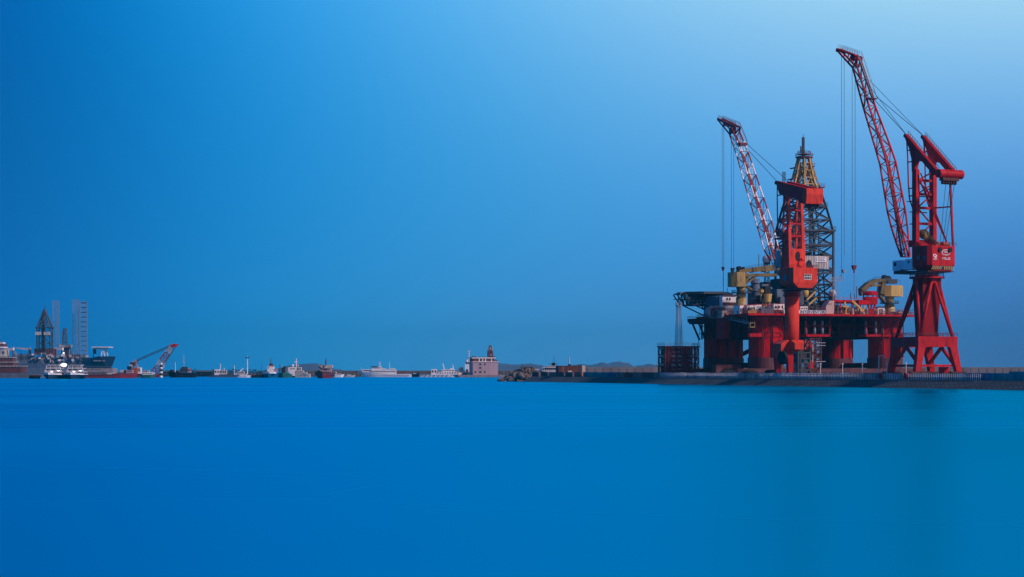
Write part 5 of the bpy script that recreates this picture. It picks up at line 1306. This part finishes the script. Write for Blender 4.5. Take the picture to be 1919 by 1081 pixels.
# small white boats beside the red ship
F = Fr(634, 1900); s = thing('small_boat', 'little white boat moored beside the red bow on ship', 'boat', F)
px_hull(F, 627, 645, [(0, 702.5), (.6, 702.5), (1, 701)], 4, 1, rake=1.5).build('hull', 'white', s); house(F, s, 628, 696.5, 630.5, 702.5, 2.5, 'white', 1); house(F, s, 632, 699.4, 639, 702.6, 3, 'offwhite', 3)
F = Fr(655, 1930); s = thing('small_boat', 'low pale launch moored between the red ship and white ship', 'boat', F)
px_hull(F, 644, 666, [(0, 704), (1, 703)], 4, 1, rake=1.5).build('hull', 'offwhite', s); house(F, s, 650, 701.7, 657, 704, 2.6, 'white', 3)
F = Fr(768, 1990); s = thing('small_boat', 'dark work boat with red gear between two white ships', 'boat', F)
px_hull(F, 738, 786, [(0, 702), (.7, 702), (1, 700.5)], 6, 1, rake=2).build('hull', 'dark_hull', s); house(F, s, 772, 698, 784, 702, 4, 'navy', 3); house(F, s, 744, 697.5, 760, 702, 4, 'hull_red', 3); house(F, s, 774, 699.2, 780, 700.2, 4.3, 'white', 0, name='deck_cover')
# grey patrol vessel moored side on
F = Fr(440, 1880); s = thing('grey_vessel', 'long grey naval vessel with white bridge aft and gun shaped mast forward', 'ship', F)
px_hull(F, 392, 472, [(0, 703.4), (.3, 703), (.7, 702), (1, 701)], 8, 1, rake=4).build('hull', 'greyblue', s)
house(F, s, 402, 692, 411, 702.5, 6, 'white', 2); house(F, s, 411, 693.5, 424, 701.5, 6, 'offwhite', 4); house(F, s, 445, 695.5, 457, 702, 6, 'offwhite', 4); house(F, s, 440, 699, 446, 702.5, 5, 'white', 2)
mast(F, s, 413, 693, 681, .7, arms=((684, 1.6), (687, 1.2))); b = MB(); b.bar(F.p(450, 695.5), F.p(456, 690), .8); b.bar(F.p(421, 694), F.p(420, 689), .4); b.build('radar_mast', 'white', s)
F = Fr(467, 1820); s = thing('small_boat', 'white launch with raked bow moored by the tall light mast', 'boat', F)
px_hull(F, 446, 472, [(0, 704), (.6, 703.4), (1, 703)], 5, 1, rake=2).build('hull', 'white', s); house(F, s, 449, 700.5, 462, 703.6, 3.5, 'white', 5)
F = Fr(480, 1800); s = thing('small_boat', 'dark fishing boat with orange crate beside the blue tug', 'boat', F)
px_hull(F, 471, 499, [(0, 703), (.7, 702), (1, 700)], 5, 1, rake=2).build('hull', 'dark_hull', s); house(F, s, 485, 697, 495, 702, 3.5, 'steel', 2); mast(F, s, 490.5, 698, 680, .5, 'steel'); house(F, s, 473, 701.5, 478, 704, 3, 'orange', 0, name='crate')
# tall light mast
F = Fr(463.5, 1960, 0, 2.2); s = thing('light_mast', 'tall white floodlight mast with a round lamp crown above the trees', 'light mast', F)
b = MB(); b.cyl((0, 0, 0), (0, 0, F.z(667)), .65, .42, n=8); b.build('pole', 'white', s)
b = MB(); zt = F.z(669.5); b.cyl((0, 0, zt), (0, 0, zt+.5), 1.9, n=12); 
for k in range(8): b.box(1.7*math.cos(k*.785)-.3, 1.7*math.cos(k*.785)+.3, 1.7*math.sin(k*.785)-.3, 1.7*math.sin(k*.785)+.3, zt-.5, zt)
b.build('lamp_crown', 'steel', s)
for px_, yt in ((328.5, 678), (439, 683)):
    F = Fr(px_, 1980, 0, 2.2); s = thing('light_mast', 'thin pale mast above the dark tug' if px_ < 400 else 'thin pale mast behind the grey naval vessel', 'light mast', F)
    b = MB(); b.cyl((0, 0, 0), (0, 0, F.z(yt)), .4, .25, n=6); b.build('pole', 'white', s)
    b = MB(); b.box(-.8, .8, -.3, .3, F.z(yt), F.z(yt)+.4); b.build('lamp_head', 'steel', s)
# black and white banded beacon
F = Fr(302, 1760, 0, 0); s = thing('beacon', 'round beacon banded black and white below the red crane boom', 'beacon', F)
hs_ = F.z(680); 
for k in range(7):
    b = MB(); b.cyl((0, 0, hs_*k/7), (0, 0, hs_*(k+1)/7), 1.55-.07*k, 1.5-.07*k, n=12); b.build('band', 'white' if k % 2 == 0 else 'black', s, True)
# dark tug with mast
F = Fr(340, 1860); s = thing('tug_boat', 'black tug with tall cross mast, near the banded beacon', 'tug', F)
px_hull(F, 314, 368, [(0, 699), (.5, 699), (1, 696)], 9, -1, rake=3).build('hull', 'dark_hull', s); house(F, s, 338, 689, 352, 698, 6, 'steel', 4); house(F, s, 341, 687.3, 350, 689.3, 4, 'black'); house(F, s, 352, 690, 357, 698, 5, 'pinkwall', 1); house(F, s, 355, 690, 358, 694, 4, 'brick', 0, name='funnel')
b = MB(); b.ball(F.p(322, 695), 2.4, 10, .6); b.ball(F.p(332, 697), 1.6, 8); b.build('deck_gear', 'black', s); mast(F, s, 344.5, 688, 664, .5, 'offwhite', ((671, 2.4), (677, 2.6), (667, 1)))
# floating crane
F = Fr(270, 1900); s = thing('floating_crane', 'floating crane with leaning red and white boom and red stern frame', 'floating crane', F)
px_hull(F, 228, 300, [(0, 701.5), (1, 701)], 16, 1, rake=1, stern=1).build('hull', 'hull_red', s)
mats = ('red_box', 'offwhite', 'red_box', 'offwhite', 'red_crimson')
Pb = [(291, 699), (299, 688), (304, 676), (314, 661), (322, 650), (328, 645)]
hw = [7.5, 5.6, 4.7, 3.4, 2.2, 1.2]
for i in range(5):
    b = MB(); r1 = []
    p, q = F.p(*Pb[i]), F.p(*Pb[i+1]); d = (q-p).normalized(); nv = Vector((-d.z, 0, d.x))
    for t in (0, .5, 1):
        c = p.lerp(q, t); ww = hw[i]*(1-t)+hw[i+1]*t; r1.append([c-nv*ww*.62+Vector((0, -1.8, 0)), c+nv*ww*.62+Vector((0, -1.8, 0)), c+nv*ww*.62+Vector((0, 1.8, 0)), c-nv*ww*.62+Vector((0, 1.8, 0))])
    b.rings(r1, .55, 'x', .32); b.build('boom_section', mats[i], s)
b = MB(); b.ext([(F.x(316), F.z(649.5)), (F.x(320), F.z(645.5)), (F.x(335), F.z(644.5)), (F.x(331), F.z(650))], None, 'y', -1.6, 1.6); b.build('boom_head', 'red_crimson', s)
b = MB()
for dy in (-1.2, 0, 1.2):
    for dz in (0, 1.4): b.bar(F.p(318, 647.5)+Vector((0, dy, -dz)), F.p(256, 674)+Vector((0, dy, -dz)), .5)
for x2 in (305, 308): b.bar(F.p(329, 650), F.p(x2, 684), .35)
b.build('stay_cable', 'steel', s)
b = MB(); 
for dy in (-2.5, 2.5):
    b.bar(F.p(244, 683)+Vector((0, dy, 0)), F.p(256, 674)+Vector((0, dy, 0)), 1.0); b.bar(F.p(256, 674)+Vector((0, dy, 0)), F.p(258, 701)+Vector((0, dy, 0)), .9); b.bar(F.p(243, 680)+Vector((0, dy, 0)), F.p(256, 698)+Vector((0, dy, 0)), .8)
b.build('stern_frame', 'pinkwall', s)
house(F, s, 243, 679, 252, 686, 6, 'brick_dim', 2); house(F, s, 238, 686, 246, 694, 8, 'navy', 0); house(F, s, 246, 689, 258, 700, 9, 'orange', 0, name='winch_house'); house(F, s, 243, 683, 248, 686, 6.6, 'white', 1); 
o = house(F, s, 257, 688.5, 264, 700, 6, 'white', 0, name='deckhouse'); b = MB(); F.box(b, 259.6, 690, 261.8, 696, -3.2, -3); b.build('door', 'black', o)
# green and white boat
F = Fr(278, 1720); s = thing('small_boat', 'white and green passenger boat in front of the floating crane', 'boat', F)
px_hull(F, 264, 291, [(0, 702.5), (.6, 702), (1, 700.5)], 5, 1, rake=1.5).build('hull', 'green', s); house(F, s, 267, 697.5, 286, 702.5, 4, 'white', 6); house(F, s, 269, 693.5, 279, 698, 3.4, 'offwhite', 4); house(F, s, 283, 698, 289, 701, 3.2, 'white', 1)
# red barge and clutter
F = Fr(210, 1700); s = thing('barge', 'long low dark red barge with pale deck cargo below the navy bow', 'barge', F)
px_hull(F, 160, 258, [(0, 701.5), (.5, 701.5), (.6, 699.5), (1, 699)], 12, 1, rake=2, stern=1).build('hull', 'hull_red', s)
b = MB(); F.box(b, 162, 696.6, 205, 701.3, -5, 4); b.build('deck_cargo', 'dimwall', s); b = MB(); F.box(b, 200, 698.2, 219, 701.5, -5.5, -2); F.box(b, 225, 693, 236, 699, -3, 3); b.build('cargo_stack', 'offwhite', s)
house(F, s, 232, 693.5, 248, 699, 6, 'pinkwall', 4); house(F, s, 218, 697.4, 232, 700, 8, 'dimwall', 0, name='hatch_cover')
F = Fr(188, 1760); b = MB(); b.box(F.x(160), F.x(212), 0, 20, -1, F.z(690)); b.box(F.x(160), F.x(190), -.4, 0, F.z(692), F.z(690.4)); o = solo(b, 'mooring_dock', 'palewall', F, 'pale mooring dock beneath the navy drill ship bow', 'dock')
# dark dinghy
F = Fr(66, 1560); s = thing('small_boat', 'black low boat with brown cover beside the lit work boats', 'boat', F)
px_hull(F, 55.5, 77, [(0, 703.5), (.5, 704.3), (1, 702.5)], 4.5, 1, rake=1.5, zk=-.6).build('hull', 'dark_hull', s); house(F, s, 60, 702.4, 70, 705, 2.6, 'maroon', 0, name='deck_cover')
# twin work boats bow on, floodlit
for px_, lb in ((99.5, 'bow on work boat between the black low boat and the floodlight'), (141, 'bow on work boat between the floodlight and the red barge')):
    F, s = bow_on(px_, 1545, 14.2, [(0, 3.6), (.5, 3.6), (.8, 4.2), (1, 4.9)], 'deep_blue', 32, 'work_boat', lb, 'work boat', rake=1.2, flare=.5)
    s['group'] = 'pair of floodlit work boats'
    b = MB(Matrix.Rotation(R(-90), 4, 'Z')); hull(b, -16.2, 16.4, [(0, 3.8), (.5, 3.8), (.8, 4.4), (1, 5.1)], 14.6, 1, rake=.2, zk=3.2, flare=1.0); b.build('rubbing_strake', 'white', s)
    fbox(F, s, px_-15, 697, px_+15, 704, -4, 8, 'deep_blue'); o = fbox(F, s, px_-13, 690, px_+13, 697.2, -3, 7, 'greyblue', 'deckhouse'); o2 = fbox(F, s, px_-9, 684, px_+9, 690, -1, 5, 'greyblue', 'wheelhouse')
    b = MB()
    for k in range(7): F.box(b, px_-8+k*2.4, 686, px_-6.3+k*2.4, 688.2, -1.1, -1)
    b.build('window', 'glass', o2)
    b = MB()
    for k in range(8): F.box(b, px_-12+k*3.1, 692, px_-10+k*3.1, 694, -3.1, -3)
    b.build('window', 'glass', o)
    b = MB(); F.box(b, px_-13.5, 704.5, px_+13.5, 708, -16.3, -15.9) if 0 else None
    for y, hw_ in ((689.6, 14), (696.6, 16.5), (683.6, 10)): F.box(b, px_-hw_, y, px_+hw_, y+.8, -4.4, 8.2)
    b.rail([F.p(px_-16, 696.6, -4.3), F.p(px_+16, 696.6, -4.3)], 1.1, 1.4, .14); b.rail([F.p(px_-13, 689.6, -3.6), F.p(px_+13, 689.6, -3.6)], 1.1, 1.4, .14); b.build('deck_edge', 'white', s)
    b = MB()
    for dx in (-15, -6, 6, 15): b.bar(F.p(px_+dx, 697, -4), F.p(px_+dx*.8, 684, -3), .3)
    b.build('stanchion', 'white', s)
    mast(F, s, px_-5 if px_ < 120 else px_-5, 684, 672, .6, 'offwhite', ((676, 1.5),))
    b = MB(); b.ball(F.p(px_-4, 681.5), 1.0, 8); b.ball(F.p(px_+8, 682.5), .9, 8); b.build('searchlight', 'black', s)
    for dx, y in ((-2.5, 696.3), (-6, 703.8), (10, 694.5)):
        b = MB(); c = F.p(px_+dx, y, -4.8); b.box(c.x-.75, c.x+.75, -5, -4.7, c.z-.35, c.z+.35) if dx > -6 else b.box(c.x-.4, c.x+.4, -5, -4.7, c.z-.2, c.z+.2); b.build('deck_lamp', 'lamp_white', s)
F = Fr(119.5, 1542); s = thing('floodlight_mast', 'glowing white floodlight bank with a pole lamp between the work boats', 'floodlight', F)
b = MB(); b.cyl((0, .3, 1), (0, .3, F.z(661)), .16, n=6); b.build('pole', 'steel_light', s)
b = MB(); c = F.p(119.5, 683.8); [b.ball((c.x+dx, -.3, c.z+dz), rr_, 12) for dx, dz, rr_ in ((-1.7, .1, .7), (-.5, .4, .9), (.8, .3, 1.0), (1.9, .2, .6), (-1, -.6, .6), (.4, -.7, .8), (1.4, -.6, .6))]; b.build('lamp', 'lamp_warm', s, True)  # lamp cluster made oversize, the floodlight's bloom put into its shape
b = MB(); c = F.p(119.3, 661.5); b.ball((c.x, -.2, c.z), .62, 10); b.build('beacon_lamp', 'lamp_white', s, True)
b = MB(); b.box(-8, 8, .2, 1.4, -1, F.z(701)); b.build('float', 'dark_hull', s)

# brick pavilion on the left quay
F = Fr(10, 1755, 0, 3.0); s = thing('brick_pavilion', 'tiered dark brick pavilion with white eaves before the drill ship', 'pavilion', F)
for i, (x1, y0, y1, st) in enumerate(((40, 686, 699, 0), (24.5, 678.5, 686, 1), (23, 669.5, 678.5, 2))):
    b = MB(); F.box(b, -46, y0, x1, y1, st*2, 20-st*2); w0 = b.build('wall', 'brick_dim', s)
    b = MB(); F.box(b, -47, y0-.6, x1+1.2, y0+.5, st*2-.9, 20.5-st*2)
    for k in range(14): 
        xx = -44+k*6.2; 
        if xx < x1-.6: F.box(b, xx, y0+.5, xx+1.3, y0+1.8, st*2-.6, st*2)
    b.build('eave', 'offwhite', w0)
    b = MB()
    for k in range(18):
        xx = -44+k*4.9
        if xx < x1-2: F.box(b, xx, y0+3, xx+2.3, y1-.8, st*2-.08, st*2)
    b.build('window', 'maroon', w0)
# drill ship
F = Fr(100, 2080); s = thing('drill_ship', 'long blue grey drill ship with tall teal derrick and navy bow', 'drill ship', F)
px_hull(F, -70, 170, [(0, 680), (.5, 681), (1, 681)], 26, 1, rake=0, stern=1).build('hull', 'greyblue', s)
mb = MB(); P_ = [(160, 693.5), (160, 681), (165, 672.5), (190, 667.5), (215, 667.8), (216, 670), (208.5, 689), (206, 693.5)]
V = [F.p(x, y) for x, y in P_]; nV = len(V); wdt = [13, 13, 13, 11, 1.2, .8, .6, 4]
mb.add([(v.x, -wdt[i], v.z) for i, v in enumerate(V)]+[(v.x, wdt[i], v.z) for i, v in enumerate(V)], [tuple(range(nV)), tuple(range(nV, 2*nV))[::-1]]+[(k, (k+1) % nV, nV+(k+1) % nV, nV+k) for k in range(nV)])
bw = mb.build('bow', 'navy', s)
mb = MB(); q = random.Random(2)
for k in range(9):
    if k == 6: continue
    x = 176.5+k*2.5; t = (x-160)/55; p = F.p(x, 677, -13*(1-t)); mb.box(p.x, p.x+.95, -13.6+8*t*t, -12.6+10*t*t, p.z, p.z+1.1)
mb.build('lettering', 'steel_light', bw)
b = MB(); b.bar(F.p(160, 681, -13.3), F.p(209, 688.5, -3), .01); F.box(b, 161, 687, 207, 688, -13.2, -3); b.build('boot_stripe', 'greyblue', bw)
b = MB(); F.box(b, 172, 649.5, 204, 651, -11, 11); b.ext([(F.x(172), F.z(651)), (F.x(204), F.z(651)), (F.x(198), F.z(655.5)), (F.x(176), F.z(654))], None, 'y', -3, 3); 
for dy in (-8, 8): b.bar(F.p(194, 654)+Vector((0, dy, 0)), F.p(193, 668)+Vector((0, dy, 0)), .9); b.bar(F.p(197, 656)+Vector((0, dy, 0)), F.p(199, 667)+Vector((0, dy, 0)), .9)
b.build('helideck', 'white', s)
b = MB(); F.box(b, 174.5, 653, 179, 663, -2, 2); b.bar(F.p(175, 663), F.p(175, 672), .7); b.build('fire_monitor', 'brick_dim', s)
for x0, y0, x1, y1, wd, mt, wn in ((-60, 668, 10, 681, 22, 'steel', 0), (22, 663, 57, 681, 18, 'greyblue', 6), (57, 668.5, 80, 674, 17, 'offwhite', 0), (57, 674, 84, 681, 20, 'greyblue', 0), (80, 663, 84, 676, 14, 'offwhite', 0), (84, 653, 100, 672, 14, 'brick_dim', 0), (64, 653, 84, 664, 12, 'maroon', 0),
      (-5, 655, 9, 668, 18, 'offwhite', 2), (-2, 644, 6.5, 650, 14, 'brick_dim', 0), (-3, 641, 5, 644.5, 12, 'white', 3), (-4, 649.5, 7, 652, 16, 'white', 0), (100, 670, 160, 682, 20, 'greyblue', 0), (112, 664, 140, 672, 12, 'brick_dim', 0), (86, 664.5, 99, 666, 14.4, 'offwhite', 0), (67, 668, 78, 672, 17.4, 'offwhite', 3)):
    house(F, s, x0, y0, x1, y1, wd, mt, wn, wm='steel', name='deck_module')
mast(F, s, 2, 641, 635, .7, 'steel')
q = random.Random(31)
for k in range(46):
    xx = q.uniform(58, 162); y1 = q.uniform(664, 680); h_ = q.uniform(1.5, 5); w_ = q.uniform(1.5, 6)
    b = MB(); F.box(b, xx, y1-h_, xx+w_, y1, -11-q.random()*3, -6); b.build('deck_equipment', q.choice(('white', 'offwhite', 'steel', 'greyblue', 'brick_dim', 'steel_light')), s)
for k in range(16):
    xx = q.uniform(10, 165); b = MB(); y1 = q.uniform(660, 672); b.bar(F.p(xx, 678, -9), F.p(xx, y1-6, -9), .35); b.build('antenna', q.choice(('offwhite', 'steel')), s)
for xa, xp in ((-20, 25), (30, 56), (101, 117)):
    b = MB()
    for dy in (-1, 1): b.bar(F.p(xa, 652)+Vector((0, dy, 0)), F.p(xp, 653)+Vector((0, dy, 0)), .9); b.bar(F.p(xa+3, 653)+Vector((0, dy, 0)), F.p(xp, 656)+Vector((0, dy, 0)), .5); b.bar(F.p((xa+xp)/2, 652.4)+Vector((0, dy, 0)), F.p(xp, 656)+Vector((0, dy, 0)), .4)
    c = b.build('deck_crane', 'offwhite', s); b = MB(); b.cyl(F.p(xp, 681), F.p(xp, 656), 1.3, n=10); b.build('pedestal', 'greyblue', c)
    b = MB(); b.cyl(F.p(xp, 658.5), F.p(xp, 652), 1.3, 1.1, n=10); b.bar(F.p(xp, 653), F.p(xp+2, 650), .4); b.build('crane_house', 'white', c)
lev = [(656, 12.8), (643, 12.8), (629, 12.8), (614, 12.8), (604, 9.6), (594, 6), (586, 3.2), (580, 1.6)]
lev = [(y, h*F.m) for y, h in lev]; cx_ = F.x(83.5)
b = MB(); b.rings([sq(cx_, 0, h*.95, F.z(y)) for y, h in lev], .75, 'x', .5); 
for (y, h), (y2, h2) in zip(lev, lev[1:]): b.bar((cx_-h*.2, -h, F.z(y)), (cx_-h2*.2, -h2, F.z(y2)), .7); b.bar((cx_+h*.25, -h, F.z(y)), (cx_+h2*.25, -h2, F.z(y2)), .7)
b.box(cx_-2.2, cx_+.6, -2, 2, F.z(656), F.z(600))
dk = b.build('derrick', 'steel', s)
b = MB(); h = 14*F.m; b.box(cx_-h, cx_-1.5, -h-.4, -h, F.z(628), F.z(622)); b.box(cx_+1, cx_+h, -h-.4, -h, F.z(628), F.z(622)); b.build('wind_wall', 'offwhite', dk)
b = MB(); b.box(cx_-h-.5, cx_+h+.8, -h, h, F.z(614.6), F.z(613.2)); b.box(cx_-1.8, cx_+1.8, -1.8, 1.8, F.z(592), F.z(585)); b.bar((cx_, 0, F.z(582)), (cx_, 0, F.z(573)), .5); b.build('crown_platform', 'steel', dk)
# jack-up rig
F = Fr(130, 2230); s = thing('jack_up_rig', 'jack up rig with three very tall pale blue lattice legs behind the drill ship', 'jack up rig', F)
px_hull(F, 94, 172, [(0, 672), (1, 673)], 44, 1, rake=0, stern=1).build('hull', 'greyblue', s)
for pxl, y0, dy, mt in ((106, 563.5, 18, 'steel_light'), (143.2, 561.5, -6, 'steel_light'), (158.3, 565, -16, 'steel_light')):
    b = MB(); c = F.x(pxl, dy); hwd = 5.6*F.m; zt = F.z(y0, dy); nb = 24
    tri = lambda z_: [Vector((c-hwd, dy-3, z_)), Vector((c+hwd, dy-3, z_)), Vector((c, dy+4, z_))]
    b.rings([tri(zt*k/nb) for k in range(nb+1)], .55, 'z', .2)
    lg = b.build('leg', mt, s)
    if pxl > 150:
        b = MB()
        for k in range(11): z_ = F.z(567.5+k*8.9, dy); b.box(c-hwd*.9, c+hwd*.9, dy-3.4, dy-2.7, z_-.55, z_+.5-.05*k)
        b.build('leg_bracing', 'steel', lg)
b = MB(); F.box(b, 111, 646, 131, 651, -6, 6); b.build('cantilever', 'offwhite', s)
b = MB(); F.box(b, 119, 651, 130, 665, -4, 4); F.box(b, 112, 664, 152, 673, -12, 12); b.build('substructure', 'greyblue', s)
b = MB(); cx_ = F.x(121.5); b.rings([sq(cx_, 0, h, F.z(y)) for y, h in ((646, 2.5), (638, 2.5), (630, 2.4), (622, 1.8), (615, 1.4))], .6, 'x', .4); b.box(cx_-2.4, cx_+2.4, -2.5, 2.5, F.z(625.6), F.z(624)); b.build('derrick', 'steel_light', s)
b = MB(); b.bar(F.p(133, 659.5), F.p(144, 659.5), .7); b.bar(F.p(134, 668), F.p(144, 668), .7); b.bar(F.p(163.5, 665), F.p(163.5, 673), 1.2); b.build('vent_boom', 'steel_light', s)
# treeline
b = MB(); q = random.Random(8); F = Fr(420, 2130)
for i in range(3600):
    px_ = q.uniform(336, 505); 
    hgt = 696-3.4*math.sin(px_*.09)**2-2*math.sin(px_*.31+1)**2
    if 366 < px_ < 398: hgt += 2.2
    y = q.uniform(hgt, 702); d = q.uniform(-14, 14); c = F.p(px_, y, d); r_ = q.uniform(.4, 1.1)
    vv = [c+Vector((q.uniform(-r_, r_), q.uniform(-r_, r_), q.uniform(-r_, r_))) for _ in range(3)]; b.add(vv, [(0, 1, 2)])
struct(b, 'treeline', 'leaf', F, 'dark belt of trees along the far shore behind the grey vessel', kind='stuff')
# low warehouses behind the trees
for x0, x1, y0, mt, lb in ((368, 398, 696.5, 'dark_hull', 'dark low warehouse between the black tug and grey vessel'), (300, 336, 697, 'steel', 'dark low warehouse behind the banded beacon')):
    F = Fr((x0+x1)/2, 2125, 0, 2.2); s = thing('warehouse', lb, 'warehouse', F); b = MB(); F.box(b, x0, y0, x1, 703.5, -6, 6); b.build('wall', mt, s)
    b = MB(); p, q2 = F.p(x0, y0, -6), F.p(x1, y0, -6); b.ext([(-6.5, p.z), (0, p.z+1.6), (6.5, p.z)], None, 'x', p.x, q2.x); b.build('roof', 'roof', s)
# ================================================================== haze
hz = MB(); hz.box(-12000, 12000, -400, 12000, -12, 240)
ho = hz.build('haze', 'white'); ho['kind'] = 'stuff'; ho['label'] = 'thin blue dusk haze over the harbour'; ho['category'] = 'haze'
hm = bpy.data.materials.new('haze'); hm.use_nodes = True; t = hm.node_tree; t.nodes.clear()
v = t.nodes.new('ShaderNodeVolumePrincipled'); v.inputs['Color'].default_value = (.02, .56, 1.0, 1); v.inputs['Density'].default_value = .000065; v.inputs['Anisotropy'].default_value = .0
o = t.nodes.new('ShaderNodeOutputMaterial'); t.links.new(v.outputs[0], o.inputs['Volume']); ho.data.materials.clear(); ho.data.materials.append(hm)
